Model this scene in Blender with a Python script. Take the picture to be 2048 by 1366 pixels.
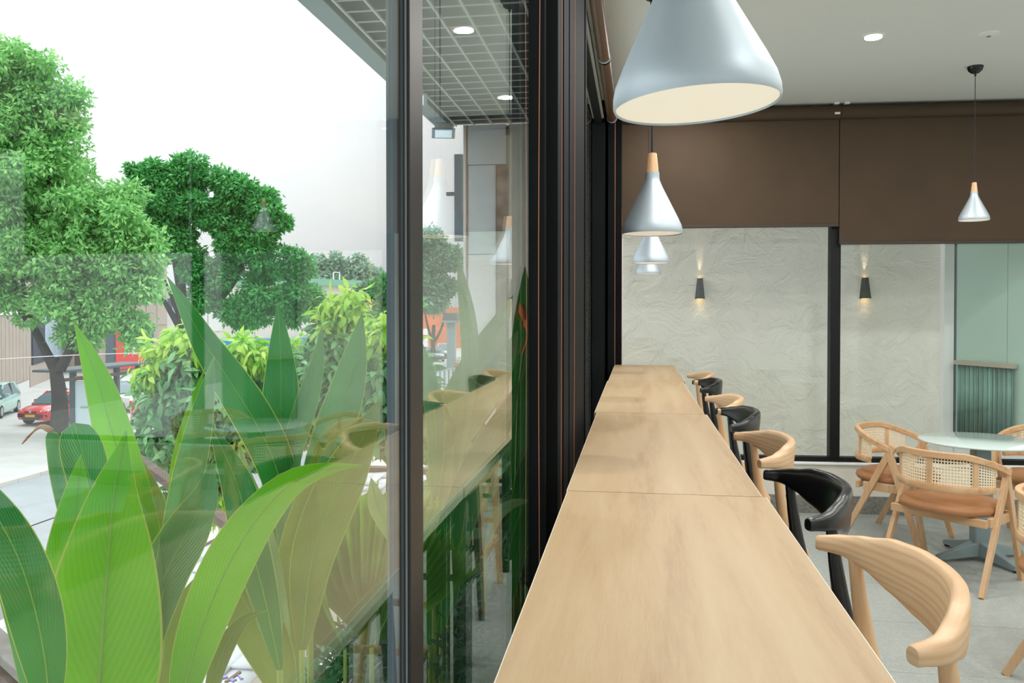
import bpy, bmesh, math, random
import numpy as np
from mathutils import Vector, Matrix, Euler
random.seed(7)
for o in list(bpy.data.objects): bpy.data.objects.remove(o)
SC = bpy.context.scene
COL = SC.collection
R = math.radians

# ------------------------------------------------------------------ camera
F = 1650.0; TH = R(8.58); PITCH = R(0.9); EYE = 1.55; CY = 646.0
cam = bpy.data.cameras.new('camera'); co = bpy.data.objects.new('camera', cam); COL.objects.link(co)
co.location = (0, 0, EYE)
ROT = Matrix.Rotation(TH, 3, 'Z') @ Matrix.Rotation(R(90) - PITCH, 3, 'X')
co.rotation_euler = ROT.to_euler()
cam.sensor_width = 36; cam.lens = 36 * F / 2048; cam.shift_y = -(683 - CY) / 2048
cam.clip_start = 0.05; cam.clip_end = 600
SC.camera = co

# ------------------------------------------------------------------ world: overcast sky
w = bpy.data.worlds.new('sky'); SC.world = w; w.use_nodes = True
nt = w.node_tree; nt.nodes.clear()
N = nt.nodes.new; L = nt.links.new
out = N('ShaderNodeOutputWorld'); bg = N('ShaderNodeBackground'); tc = N('ShaderNodeTexCoord')
sep = N('ShaderNodeSeparateXYZ'); L(tc.outputs['Generated'], sep.inputs[0])
mr = N('ShaderNodeMapRange'); mr.inputs[1].default_value = 0.0; mr.inputs[2].default_value = 1.0
mr.inputs[3].default_value = 0.77; mr.inputs[4].default_value = 3.6
L(sep.outputs['Z'], mr.inputs[0])
nz = N('ShaderNodeTexNoise'); nz.inputs['Scale'].default_value = 2.2; nz.inputs['Detail'].default_value = 5
mp = N('ShaderNodeMapping'); mp.inputs['Scale'].default_value = (1, 1, 3.0)
L(tc.outputs['Generated'], mp.inputs[0]); L(mp.outputs[0], nz.inputs['Vector'])
cr = N('ShaderNodeValToRGB'); cr.color_ramp.elements[0].position = 0.3; cr.color_ramp.elements[1].position = 0.65
cr.color_ramp.elements[0].color = (0.86, 0.90, 0.96, 1); cr.color_ramp.elements[1].color = (1, 1, 1, 1)
L(nz.outputs['Fac'], cr.inputs[0]); L(cr.outputs[0], bg.inputs['Color']); L(mr.outputs[0], bg.inputs['Strength'])
L(bg.outputs[0], out.inputs[0])

# ------------------------------------------------------------------ exposure
SC.view_settings.view_transform = 'Standard'; SC.view_settings.look = 'None'
SC.view_settings.gamma = 1; SC.view_settings.use_curve_mapping = False
SC.view_settings.exposure = 0.18
SC.cycles.max_bounces = 10; SC.cycles.transparent_max_bounces = 24
SC.cycles.diffuse_bounces = 5; SC.cycles.glossy_bounces = 4

# ceiling downlights: some known, the unseen rest added to brighten the room (fixtures are built further down at the same places)
DOWN = [(0.375, 1.6), (0.375, 3.05), (0.375, 4.48), (0.37, 5.93), (1.32, 0.6), (1.32, 2.1), (1.32, 3.5), (1.32, 4.94),
        (2.7, 0.6), (2.7, 2.1), (2.7, 3.5), (2.7, 4.94), (4.1, 0.6), (4.1, 2.1), (4.1, 3.5), (4.1, 4.94)]
DOWN_W = 11.0
for (x, y) in DOWN:
    l = bpy.data.lights.new('downlight_lamp', 'AREA'); l.shape = 'DISK'; l.size = 0.09; l.energy = DOWN_W
    l.color = (1.0, 0.97, 0.93)
    lo = bpy.data.objects.new('downlight_lamp', l); COL.objects.link(lo); lo.location = (x, y, 3.088)
    lo.visible_camera = True

# ================================================================== helpers
def P(px, py, zc):
    v = ROT @ Vector(((px - 1024) / F, (CY - py) / F, -1.0))
    return Vector((0, 0, EYE)) + v * zc
def onz(px, py, z):
    v = ROT @ Vector(((px - 1024) / F, (CY - py) / F, -1.0)); t = (z - EYE) / v.z
    return Vector((0, 0, EYE)) + v * t
def lin(c):
    return tuple(((x / 255.0) / 12.92 if x / 255.0 <= 0.04045 else ((x / 255.0 + 0.055) / 1.055) ** 2.4) for x in c[:3]) + (1.0,)

class MB:
    def __init__(s): s.v = []; s.f = []; s.uv = None
    def quad(s, a, b, c, d):
        n = len(s.v); s.v += [tuple(a), tuple(b), tuple(c), tuple(d)]; s.f.append((n, n+1, n+2, n+3)); return s
    def poly(s, pts):
        n = len(s.v); s.v += [tuple(p) for p in pts]; s.f.append(tuple(range(n, n+len(pts)))); return s
    def box(s, x0, x1, y0, y1, z0, z1):
        n = len(s.v)
        s.v += [(x, y, z) for z in (z0, z1) for (x, y) in ((x0, y0), (x1, y0), (x1, y1), (x0, y1))]
        s.f += [tuple(n+i for i in q) for q in ((3,2,1,0), (4,5,6,7), (0,1,5,4), (1,2,6,5), (2,3,7,6), (3,0,4,7))]; return s
    def beam(s, a, b, wx, wz, up=(0, 0, 1), w2=None, z2=None):
        a = Vector(a); b = Vector(b); t = (b-a).normalized(); u = Vector(up)
        if abs(t.dot(u)) > .97: u = Vector((0, 1, 0))
        r = t.cross(u).normalized(); u = r.cross(t).normalized(); n = len(s.v)
        for (p, ww, zz) in ((a, wx, wz), (b, w2 or wx, z2 or wz)):
            for (i, j) in ((-1,-1), (1,-1), (1,1), (-1,1)): s.v.append(tuple(p + r*(i*ww/2) + u*(j*zz/2)))
        s.f += [tuple(n+i for i in q) for q in ((0,1,2,3), (7,6,5,4), (0,4,5,1), (1,5,6,2), (2,6,7,3), (3,7,4,0))]; return s
    def tube(s, pts, rad, k=8, cap=True):
        pts = [Vector(p) for p in pts]; m = len(pts)
        if not hasattr(rad, '__len__'): rad = [rad]*m
        n = len(s.v); u = None
        for i, p in enumerate(pts):
            t = (pts[min(i+1, m-1)] - pts[max(i-1, 0)])
            t = t.normalized() if t.length > 1e-9 else Vector((0, 0, 1))
            if u is None:
                u = Vector((1, 0, 0)) if abs(t.x) < .8 else Vector((0, 1, 0))
            u = (u - t*u.dot(t)).normalized(); v = t.cross(u)
            for j in range(k):
                a = 2*math.pi*j/k; s.v.append(tuple(p + (u*math.cos(a) + v*math.sin(a))*rad[i]))
        for i in range(m-1):
            for j in range(k):
                s.f.append((n+i*k+j, n+i*k+(j+1) % k, n+(i+1)*k+(j+1) % k, n+(i+1)*k+j))
        if cap: s.f.append(tuple(n+j for j in range(k-1, -1, -1))); s.f.append(tuple(n+(m-1)*k+j for j in range(k)))
        return s
    def lathe(s, prof, c=(0, 0, 0), k=32, cap=False):
        n = len(s.v); m = len(prof)
        for (r, z) in prof:
            for j in range(k):
                a = 2*math.pi*j/k; s.v.append((c[0]+r*math.cos(a), c[1]+r*math.sin(a), c[2]+z))
        for i in range(m-1):
            for j in range(k): s.f.append((n+i*k+j, n+i*k+(j+1) % k, n+(i+1)*k+(j+1) % k, n+(i+1)*k+j))
        if cap: s.f.append(tuple(n+j for j in range(k-1, -1, -1))); s.f.append(tuple(n+(m-1)*k+j for j in range(k)))
        return s
    def rings(s, rs, cap=True):
        n = len(s.v); k = len(rs[0])
        for r in rs: s.v += [tuple(p) for p in r]
        for i in range(len(rs)-1):
            for j in range(k): s.f.append((n+i*k+j, n+i*k+(j+1) % k, n+(i+1)*k+(j+1) % k, n+(i+1)*k+j))
        if cap: s.f.append(tuple(n+j for j in range(k-1, -1, -1))); s.f.append(tuple(n+(len(rs)-1)*k+j for j in range(k)))
        return s
    def mesh(s, name, mat, smooth=False):
        me = bpy.data.meshes.new(name); me.from_pydata(s.v, [], s.f)
        if mat: me.materials.append(mat)
        bm = bmesh.new(); bm.from_mesh(me); bmesh.ops.recalc_face_normals(bm, faces=bm.faces); bm.to_mesh(me); bm.free()
        if smooth:
            for p in me.polygons: p.use_smooth = True
        me.update(); return me
    def build(s, name, mat, parent=None, smooth=False, bevel=0, sub=0, seg=2, sharp=None):
        me = s.mesh(name, mat, smooth)
        if smooth and sharp is not None:
            try: me.set_sharp_from_angle(angle=R(sharp))
            except Exception: pass
        o = bpy.data.objects.new(name, me); COL.objects.link(o)
        if parent: o.parent = parent
        if bevel:
            b = o.modifiers.new('bevel', 'BEVEL'); b.width = bevel; b.segments = seg; b.limit_method = 'ANGLE'; b.angle_limit = R(35)
        if sub:
            b = o.modifiers.new('subsurf', 'SUBSURF'); b.levels = sub; b.render_levels = sub
        return o
def link(name, me, parent=None, loc=(0, 0, 0), rot=(0, 0, 0)):
    o = bpy.data.objects.new(name, me); COL.objects.link(o); o.location = loc; o.rotation_euler = rot
    if parent: o.parent = parent
    return o
def empty(name, loc=(0, 0, 0), rz=0):
    o = bpy.data.objects.new(name, None); COL.objects.link(o); o.location = loc; o.rotation_euler = (0, 0, rz)
    o.empty_display_size = 0.1; return o
def tag(o, label=None, cat=None, group=None, kind=None):
    if label: o['label'] = label
    if cat: o['category'] = cat
    if group: o['group'] = group
    if kind: o['kind'] = kind
    return o
def copy_tree(o, parent=None):
    c = o.copy(); COL.objects.link(c); c.parent = parent
    for ch in list(o.children): copy_tree(ch, c)
    return c
def spline(pts, n):
    pts = [Vector(p) for p in pts]
    if len(pts) == 2: return [pts[0].lerp(pts[1], i/(n-1)) for i in range(n)]
    q = [pts[0]*2 - pts[1]] + pts + [pts[-1]*2 - pts[-2]]
    d = [0]
    for i in range(len(pts)-1): d.append(d[-1] + (pts[i+1]-pts[i]).length)
    res = []
    for k in range(n):
        s = d[-1]*k/(n-1); i = 0
        while i < len(pts)-2 and s > d[i+1]: i += 1
        t = (s-d[i])/max(1e-9, d[i+1]-d[i]); a, b, c, e = q[i:i+4]
        res.append(0.5*((2*b) + (c-a)*t + (2*a-5*b+4*c-e)*t*t + (3*b-a-3*c+e)*t**3))
    return res

# ================================================================== materials
def mat(name, col, rough=0.5, metal=0.0, bump=0, bscale=30, var=0, vscale=8, spec=0.5, emit=None, estr=1, coat=0, stretch=None, vcol=None, detail=4):
    m = bpy.data.materials.new(name); m.use_nodes = True; n = m.node_tree
    b = n.nodes['Principled BSDF']; b.inputs['Roughness'].default_value = rough; b.inputs['Metallic'].default_value = metal
    b.inputs['Base Color'].default_value = lin(col); b.inputs['Specular IOR Level'].default_value = spec
    if coat: b.inputs['Coat Weight'].default_value = coat; b.inputs['Coat Roughness'].default_value = 0.08
    if emit: b.inputs['Emission Color'].default_value = lin(emit); b.inputs['Emission Strength'].default_value = estr
    if var or bump:
        t = n.nodes.new('ShaderNodeTexCoord'); mp = n.nodes.new('ShaderNodeMapping'); n.links.new(t.outputs['Object'], mp.inputs[0])
        if stretch: mp.inputs['Scale'].default_value = stretch
    if var:
        z = n.nodes.new('ShaderNodeTexNoise'); z.inputs['Scale'].default_value = vscale; z.inputs['Detail'].default_value = detail
        n.links.new(mp.outputs[0], z.inputs['Vector'])
        c = n.nodes.new('ShaderNodeValToRGB'); c.color_ramp.elements[0].position = .3; c.color_ramp.elements[1].position = .7
        c2 = vcol or tuple(x*(1-var) for x in col)
        c.color_ramp.elements[0].color = lin(c2); c.color_ramp.elements[1].color = lin(col)
        n.links.new(z.outputs['Fac'], c.inputs[0]); n.links.new(c.outputs[0], b.inputs['Base Color'])
    if bump:
        z = n.nodes.new('ShaderNodeTexNoise'); z.inputs['Scale'].default_value = bscale; z.inputs['Detail'].default_value = 5
        n.links.new(mp.outputs[0], z.inputs['Vector'])
        bp = n.nodes.new('ShaderNodeBump'); bp.inputs['Strength'].default_value = bump; bp.inputs['Distance'].default_value = 0.02
        n.links.new(z.outputs['Fac'], bp.inputs['Height']); n.links.new(bp.outputs[0], b.inputs['Normal'])
    return m

def wood(name, c1, c2, c3, axis='Y', rough=0.45, scale=1.0, fig=1.0):
    m = bpy.data.materials.new(name); m.use_nodes = True; n = m.node_tree; Ln = n.links.new
    b = n.nodes['Principled BSDF']; b.inputs['Roughness'].default_value = rough
    t = n.nodes.new('ShaderNodeTexCoord'); mp = n.nodes.new('ShaderNodeMapping'); Ln(t.outputs['Object'], mp.inputs[0])
    sc = {'X': (.8, 9, 9), 'Y': (9, .8, 9), 'Z': (9, 9, .8)}[axis]
    mp.inputs['Scale'].default_value = tuple(x*scale for x in sc)
    z = n.nodes.new('ShaderNodeTexNoise'); z.inputs['Scale'].default_value = 1.2; z.inputs['Detail'].default_value = 3; z.inputs['Distortion'].default_value = .6
    Ln(mp.outputs[0], z.inputs['Vector'])
    wv = n.nodes.new('ShaderNodeTexNoise'); wv.inputs['Scale'].default_value = 9; wv.inputs['Detail'].default_value = 6; wv.inputs['Roughness'].default_value = .7
    Ln(mp.outputs[0], wv.inputs['Vector'])
    mx = n.nodes.new('ShaderNodeMath'); mx.operation = 'MULTIPLY_ADD'; mx.inputs[1].default_value = .45*fig; Ln(wv.outputs['Fac'], mx.inputs[0]); Ln(z.outputs['Fac'], mx.inputs[2])
    c = n.nodes.new('ShaderNodeValToRGB'); e = c.color_ramp.elements; e[0].position = .45; e[1].position = .95
    e[0].color = lin(c1); e[1].color = lin(c3); k = e.new(.68); k.color = lin(c2)
    Ln(mx.outputs[0], c.inputs[0]); Ln(c.outputs[0], b.inputs['Base Color'])
    bp = n.nodes.new('ShaderNodeBump'); bp.inputs['Strength'].default_value = .12; bp.inputs['Distance'].default_value = .004
    Ln(wv.outputs['Fac'], bp.inputs['Height']); Ln(bp.outputs[0], b.inputs['Normal'])
    return m

def ash(name, c1, c2):
    m = bpy.data.materials.new(name); m.use_nodes = True; n = m.node_tree; Ln = n.links.new
    b = n.nodes['Principled BSDF']; b.inputs['Roughness'].default_value = .42
    t = n.nodes.new('ShaderNodeTexCoord'); mp = n.nodes.new('ShaderNodeMapping'); Ln(t.outputs['Object'], mp.inputs[0])
    mp.inputs['Scale'].default_value = (2.6, 2.6, 24)
    wv = n.nodes.new('ShaderNodeTexWave'); wv.wave_type = 'BANDS'; wv.bands_direction = 'Z'; wv.inputs['Scale'].default_value = .9
    wv.inputs['Distortion'].default_value = 7; wv.inputs['Detail'].default_value = 3; wv.inputs['Detail Scale'].default_value = 1.1
    Ln(mp.outputs[0], wv.inputs['Vector'])
    c = n.nodes.new('ShaderNodeValToRGB'); e = c.color_ramp.elements; e[0].position = 0; e[1].position = .75
    e[0].color = lin(c1); e[1].color = lin(c2); Ln(wv.outputs['Fac'], c.inputs[0]); Ln(c.outputs[0], b.inputs['Base Color'])
    return m

M = {}
M['glass'] = g = bpy.data.materials.new('window_glass'); g.use_nodes = True; n = g.node_tree; n.nodes.clear()
o_ = n.nodes.new('ShaderNodeOutputMaterial'); tr = n.nodes.new('ShaderNodeBsdfTransparent'); gl = n.nodes.new('ShaderNodeBsdfGlossy')
tr.inputs[0].default_value = (.965, .985, .975, 1); gl.inputs['Roughness'].default_value = 0.0
gl.inputs[0].default_value = (.97, 1, .98, 1)
lw = n.nodes.new('ShaderNodeLayerWeight'); lw.inputs[0].default_value = .5
pw = n.nodes.new('ShaderNodeMath'); pw.operation = 'POWER'; pw.inputs[1].default_value = 4.8
ma = n.nodes.new('ShaderNodeMath'); ma.operation = 'MULTIPLY_ADD'; ma.inputs[1].default_value = .96; ma.inputs[2].default_value = .032
mi = n.nodes.new('ShaderNodeMixShader')
n.links.new(lw.outputs['Facing'], pw.inputs[0]); n.links.new(pw.outputs[0], ma.inputs[0]); n.links.new(ma.outputs[0], mi.inputs[0])
n.links.new(tr.outputs[0], mi.inputs[1]); n.links.new(gl.outputs[0], mi.inputs[2]); n.links.new(mi.outputs[0], o_.inputs[0])

M['black'] = mat('black_steel', (13, 16, 18), .5, 0, bump=.05, bscale=60, var=.3, vscale=5, spec=.28)
M['blackmatt'] = mat('matt_black_steel', (15, 18, 20), .75, 0, var=.3, vscale=5, spec=.12)
M['brownblack'] = mat('dark_bronze_paint', (34, 31, 28), .45, spec=.35)
M['copper'] = mat('copper_sealant', (150, 98, 76), .5)
M['ceiling'] = mat('ceiling_paint', (222, 226, 222), .85)
M['wallpaint'] = mat('wall_paint', (224, 222, 214), .8, bump=.05, bscale=40)
M['blind'] = mat('brown_blind_fabric', (74, 58, 41), .8, var=.08, vscale=3)
M['blindtube'] = mat('brown_anodised_tube', (92, 66, 48), .35, 0)
M['granite'] = mat('grey_granite', (150, 152, 146), .5, var=.35, vscale=120)
M['counter'] = wood('maple_laminate', (156, 126, 92), (174, 147, 111), (182, 158, 124), 'Y', .45, 1.0)
M['edge'] = mat('pale_edge_band', (214, 204, 184), .45)
M['ash'] = ash('ash_wood', (204, 166, 126), (216, 182, 144))
M['ashz'] = wood('ash_leg_wood', (180, 136, 94), (202, 162, 120), (214, 178, 138), 'Z', .45, 1.6, 1.4)
M['oak'] = wood('oak_chair_wood', (176, 134, 92), (200, 160, 118), (214, 178, 140), 'Z', .5, 1.8, 1.5)
M['oakx'] = wood('oak_rail_wood', (180, 136, 94), (202, 160, 118), (214, 178, 138), 'X', .5, 1.8, 1.2)
M['blackwood'] = mat('black_lacquered_wood', (14, 16, 18), .28, spec=.55)
M['leather'] = mat('tan_leather', (178, 124, 80), .48, bump=.05, bscale=200, var=.08, vscale=6)
M['beige_leather'] = mat('beige_leather', (196, 160, 118), .5, bump=.05, bscale=200)
M['cane'] = mat('woven_cane', (240, 224, 192), .6)
M['alu'] = mat('brushed_silver_paint', (186, 198, 206), .5, .6)
M['lampwood'] = wood('lamp_neck_wood', (196, 146, 104), (220, 176, 132), (228, 190, 150), 'Z', .5, 5)
M['lampwhite'] = mat('white_lamp_diffuser', (238, 232, 214), .6, emit=(255, 248, 232), estr=.34)
M['cord'] = mat('black_cord', (22, 22, 24), .5)
M['cordgrey'] = mat('grey_cord', (92, 96, 100), .5)
M['blackplastic'] = mat('black_gloss_plastic', (12, 13, 15), .2)
M['white'] = mat('white_plastic', (236, 236, 232), .5)
M['downglow'] = mat('downlight_lens', (255, 250, 240), .4, emit=(255, 250, 240), estr=2.0)
M['tabletop'] = mat('white_back_painted_glass', (206, 222, 218), .12, coat=.5)
M['greymetal'] = mat('blue_grey_powder_coat', (128, 146, 150), .4, .1)
M['plaster_in'] = mat('sill_paint', (226, 224, 214), .7)
M['greenglass'] = mat('pale_green_glass', (176, 204, 192), .12, spec=.5)
M['corr'] = mat('green_corrugated_sheet', (132, 176, 166), .3, .2, var=.2, vscale=2, stretch=(4, 4, .3))
M['capwood'] = mat('grey_timber_cap', (176, 166, 150), .7)
M['bluegrey'] = mat('blue_grey_paint_and_reflection', (98, 114, 122), .5)
M['outwhite'] = mat('white_outdoor_paint', (240, 242, 242), .6)
M['panelblue'] = mat('pale_blue_board', (224, 238, 244), .6, var=.07, vscale=3)
M['cream'] = mat('cream_render', (240, 234, 220), .8, bump=.1, bscale=12, var=.05, vscale=3)
M['stain'] = mat('stained_concrete', (182, 168, 160), .85, var=.55, vscale=7, vcol=(84, 74, 70), bump=.3, bscale=15)
M['orangeline'] = mat('rusty_edge', (176, 132, 96), .7)
M['soffit'] = mat('soffit_dark_board', (58, 68, 66), .75)
M['soffitbar'] = mat('soffit_grid_bar', (214, 222, 222), .45)
M['fascia'] = mat('fascia_grey_blue', (142, 160, 166), .5)
M['floodglass'] = mat('floodlight_glass', (225, 240, 245), .15, emit=(220, 240, 255), estr=.9)
M['soil'] = mat('dark_soil', (52, 44, 36), .95, bump=.5, bscale=40, var=.4, vscale=30)
M['concrete'] = mat('planter_concrete', (120, 124, 120), .8, var=.1, vscale=6)
M['asphalt'] = mat('asphalt', (146, 152, 156), .85, var=.06, vscale=1.2, bump=.1, bscale=60)
M['paving'] = mat('pale_paving', (190, 192, 190), .85, var=.08, vscale=.8)
M['kerb'] = mat('pale_kerb', (190, 188, 180), .8)
M['lane'] = mat('lane_paint', (236, 236, 232), .7)
M['bark'] = mat('dark_bark', (58, 54, 52), .9, bump=.6, bscale=8, var=.3, vscale=5)
M['beigeclad'] = mat('beige_cladding', (172, 158, 146), .7, var=.06, vscale=1)
M['paleclad'] = mat('pale_cladding', (206, 206, 204), .7)
M['posterdark'] = mat('dark_blue_poster_print', (46, 58, 72), .5)
M['posterblue'] = mat('pale_blue_poster_print', (178, 196, 214), .5, var=.14, vscale=.5)
M['posterred'] = mat('red_sign_print', (214, 58, 58), .5)
M['signwhite'] = mat('white_sign_print', (232, 232, 234), .5)
M['signblue'] = mat('blue_sign_print', (22, 126, 206), .5)
M['orange'] = mat('orange_hoarding', (226, 120, 72), .6, var=.12, vscale=.4)
M['roofgreen'] = mat('green_roof', (120, 176, 152), .6)
M['wincol'] = mat('dark_window_glass', (74, 92, 102), .15)
M['shelter'] = mat('shelter_steel', (74, 88, 94), .5)
M['adpanel'] = mat('pale_shelter_panel', (196, 214, 220), .25)
M['carred'] = mat('red_car_paint', (206, 30, 44), .25, coat=.8)
M['cargreen'] = mat('mint_green_car_paint', (158, 200, 184), .25, coat=.8)
M['carwhite'] = mat('white_car_paint', (222, 226, 226), .25, coat=.8)
M['cargrey'] = mat('silver_car_paint', (150, 158, 158), .3, .3, coat=.6)
M['carglass'] = mat('car_glass', (72, 104, 112), .06, spec=.8)
M['tyre'] = mat('tyre_rubber', (26, 27, 28), .8)
M['rim'] = mat('alloy_rim', (178, 182, 184), .3, .7)
M['plate'] = mat('yellow_number_plate', (232, 166, 40), .5)
M['headlight'] = mat('headlamp_glass', (222, 230, 232), .1)
M['skin'] = mat('skin', (202, 150, 122), .6)
M['hair'] = mat('black_hair', (22, 20, 20), .6)
M['shirtred'] = mat('red_shirt_cloth', (206, 44, 44), .8)
M['shirtwhite'] = mat('white_shirt_cloth', (222, 220, 224), .8)
M['shirtpink'] = mat('pink_red_shirt_cloth', (208, 70, 84), .8)
M['trousers'] = mat('dark_trousers_cloth', (40, 46, 60), .8)
M['motored'] = mat('red_scooter_paint', (190, 44, 44), .3, coat=.5)
M['motodark'] = mat('dark_scooter_plastic', (48, 50, 54), .5)
M['chrome'] = mat('chrome', (200, 204, 206), .15, .9)
M['tarp'] = mat('white_awning_sheet', (206, 214, 222), .75, bump=.25, bscale=5, var=.1, vscale=3)
M['tarpbeam'] = mat('awning_fascia_board', (150, 146, 138), .8)
M['purple'] = mat('faded_violet_print', (140, 140, 196), .7)
M['greyink'] = mat('grey_print', (120, 104, 98), .7)
M['rust'] = mat('rusty_steel', (92, 80, 76), .7, var=.3, vscale=9)
M['flower'] = mat('orange_flower', (238, 120, 26), .5)
M['petiole'] = mat('green_petiole', (128, 156, 62), .5)
M['sconce'] = mat('black_sconce', (40, 46, 44), .5)
M['sconceglow'] = mat('warm_sconce_lens', (255, 220, 160), .5, emit=(255, 205, 130), estr=4)

# textured plaster outside the far window
m = bpy.data.materials.new('trowelled_plaster'); m.use_nodes = True; n = m.node_tree; b = n.nodes['Principled BSDF']
b.inputs['Roughness'].default_value = .85; b.inputs['Base Color'].default_value = lin((240, 236, 228))
t = n.nodes.new('ShaderNodeTexCoord'); z1 = n.nodes.new('ShaderNodeTexNoise'); z1.inputs['Scale'].default_value = 4.5; z1.inputs['Detail'].default_value = 7
z1.inputs['Distortion'].default_value = .7; z1.inputs['Roughness'].default_value = .62
n.links.new(t.outputs['Object'], z1.inputs['Vector'])
rm = n.nodes.new('ShaderNodeValToRGB'); rm.color_ramp.elements[0].position = .42; rm.color_ramp.elements[1].position = .58
n.links.new(z1.outputs['Fac'], rm.inputs[0])
bp = n.nodes.new('ShaderNodeBump'); bp.inputs['Strength'].default_value = .55; bp.inputs['Distance'].default_value = .012
n.links.new(rm.outputs[0], bp.inputs['Height']); n.links.new(bp.outputs[0], b.inputs['Normal']); M['plaster'] = m

# terrazzo tiles
m = bpy.data.materials.new('terrazzo'); m.use_nodes = True; n = m.node_tree; b = n.nodes['Principled BSDF']
b.inputs['Roughness'].default_value = .38
t = n.nodes.new('ShaderNodeTexCoord'); vo = n.nodes.new('ShaderNodeTexVoronoi'); vo.inputs['Scale'].default_value = 95
n.links.new(t.outputs['Object'], vo.inputs['Vector'])
c = n.nodes.new('ShaderNodeValToRGB'); e = c.color_ramp.elements; e[0].position = .0; e[0].color = lin((104, 112, 110)); e[1].position = .5; e[1].color = lin((172, 178, 174))
k = e.new(.14); k.color = lin((110, 116, 114)); k = e.new(.2); k.color = lin((160, 168, 165))
n.links.new(vo.outputs['Distance'], c.inputs[0])
z = n.nodes.new('ShaderNodeTexNoise'); z.inputs['Scale'].default_value = 30; n.links.new(t.outputs['Object'], z.inputs['Vector'])
mx = n.nodes.new('ShaderNodeMix'); mx.data_type = 'RGBA'; mx.inputs[7].default_value = lin((164, 171, 168))
c2 = n.nodes.new('ShaderNodeValToRGB'); c2.color_ramp.elements[0].position = .45; c2.color_ramp.elements[1].position = .6
n.links.new(z.outputs['Fac'], c2.inputs[0]); n.links.new(c2.outputs[0], mx.inputs[0]); n.links.new(c.outputs[0], mx.inputs[6])
n.links.new(mx.outputs[2], b.inputs['Base Color']); M['terrazzo'] = m
M['grout'] = mat('pale_grout', (186, 188, 184), .8)

def leafmat(name, c1, c2, trans=.35, island=True, rough=.45, veins=False, vein=None):
    m = bpy.data.materials.new(name); m.use_nodes = True; n = m.node_tree; Ln = n.links.new
    b = n.nodes['Principled BSDF']; b.inputs['Roughness'].default_value = rough
    out = n.nodes['Material Output']; t = n.nodes.new('ShaderNodeBsdfTranslucent'); mx = n.nodes.new('ShaderNodeMixShader'); mx.inputs[0].default_value = trans
    c = n.nodes.new('ShaderNodeValToRGB'); c.color_ramp.elements[0].color = lin(c1); c.color_ramp.elements[1].color = lin(c2)
    if island:
        g = n.nodes.new('ShaderNodeNewGeometry'); Ln(g.outputs['Random Per Island'], c.inputs[0])
    else:
        tc = n.nodes.new('ShaderNodeTexCoord'); z = n.nodes.new('ShaderNodeTexNoise'); z.inputs['Scale'].default_value = 5; Ln(tc.outputs['Object'], z.inputs['Vector'])
        c.color_ramp.elements[0].position = .35; c.color_ramp.elements[1].position = .65
        Ln(z.outputs['Fac'], c.inputs[0])
    col = c.outputs[0]
    if veins:
        uv = n.nodes.new('ShaderNodeUVMap'); uv.uv_map = 'UVMap'; sp = n.nodes.new('ShaderNodeSeparateXYZ'); Ln(uv.outputs[0], sp.inputs[0])
        ab = n.nodes.new('ShaderNodeMath'); ab.operation = 'ABSOLUTE'; Ln(sp.outputs['Y'], ab.inputs[0])
        ad = n.nodes.new('ShaderNodeMath'); ad.operation = 'MULTIPLY_ADD'; ad.inputs[1].default_value = .16; Ln(ab.outputs[0], ad.inputs[0]); Ln(sp.outputs['X'], ad.inputs[2])
        ml = n.nodes.new('ShaderNodeMath'); ml.operation = 'MULTIPLY'; ml.inputs[1].default_value = 330; Ln(ad.outputs[0], ml.inputs[0])
        si = n.nodes.new('ShaderNodeMath'); si.operation = 'SINE'; Ln(ml.outputs[0], si.inputs[0])
        mr = n.nodes.new('ShaderNodeMapRange'); mr.inputs[1].default_value = -1; mr.inputs[2].default_value = 1; mr.inputs[3].default_value = 0; mr.inputs[4].default_value = .2
        Ln(si.outputs[0], mr.inputs[0])
        m2 = n.nodes.new('ShaderNodeMix'); m2.data_type = 'RGBA'; Ln(mr.outputs[0], m2.inputs[0]); Ln(col, m2.inputs[6])
        m2.inputs[7].default_value = lin(vein or c2); col = m2.outputs[2]
        # pale margin
        gt = n.nodes.new('ShaderNodeMath'); gt.operation = 'GREATER_THAN'; gt.inputs[1].default_value = .955; Ln(ab.outputs[0], gt.inputs[0])
        m3 = n.nodes.new('ShaderNodeMix'); m3.data_type = 'RGBA'; Ln(gt.outputs[0], m3.inputs[0]); Ln(col, m3.inputs[6]); m3.inputs[7].default_value = lin((168, 190, 84)); col = m3.outputs[2]
        bp = n.nodes.new('ShaderNodeBump'); bp.inputs['Strength'].default_value = .25; bp.inputs['Distance'].default_value = .002
        Ln(si.outputs[0], bp.inputs['Height']); Ln(bp.outputs[0], b.inputs['Normal'])
    Ln(col, b.inputs['Base Color']); Ln(col, t.inputs[0])
    Ln(b.outputs[0], mx.inputs[1]); Ln(t.outputs[0], mx.inputs[2]); Ln(mx.outputs[0], out.inputs[0])
    return m
M['tree_a'] = leafmat('street_tree_leaves', (96, 168, 96), (172, 226, 138), .45)
M['tree_b'] = leafmat('dark_tree_leaves', (48, 142, 72), (110, 194, 104), .4)
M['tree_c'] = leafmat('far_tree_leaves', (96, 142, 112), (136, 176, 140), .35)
M['tree_d'] = leafmat('hazed_hill_tree_leaves', (124, 164, 140), (156, 188, 162), .3)  # distance haze put into the leaf colours as a paler green-grey
M['bush_d'] = leafmat('bush_dark_leaves', (58, 128, 70), (120, 178, 112), .3, rough=.35)
M['bush_l'] = leafmat('bush_young_leaves', (130, 196, 62), (200, 228, 100), .45, rough=.4)
M['leaf_y'] = leafmat('heliconia_bright_leaf', (76, 170, 14), (118, 198, 26), .5, False, .38, True, (142, 208, 60))
M['leaf_g'] = leafmat('heliconia_green_leaf', (22, 116, 34), (44, 144, 50), .35, False, .32, True, (54, 156, 70))
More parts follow.
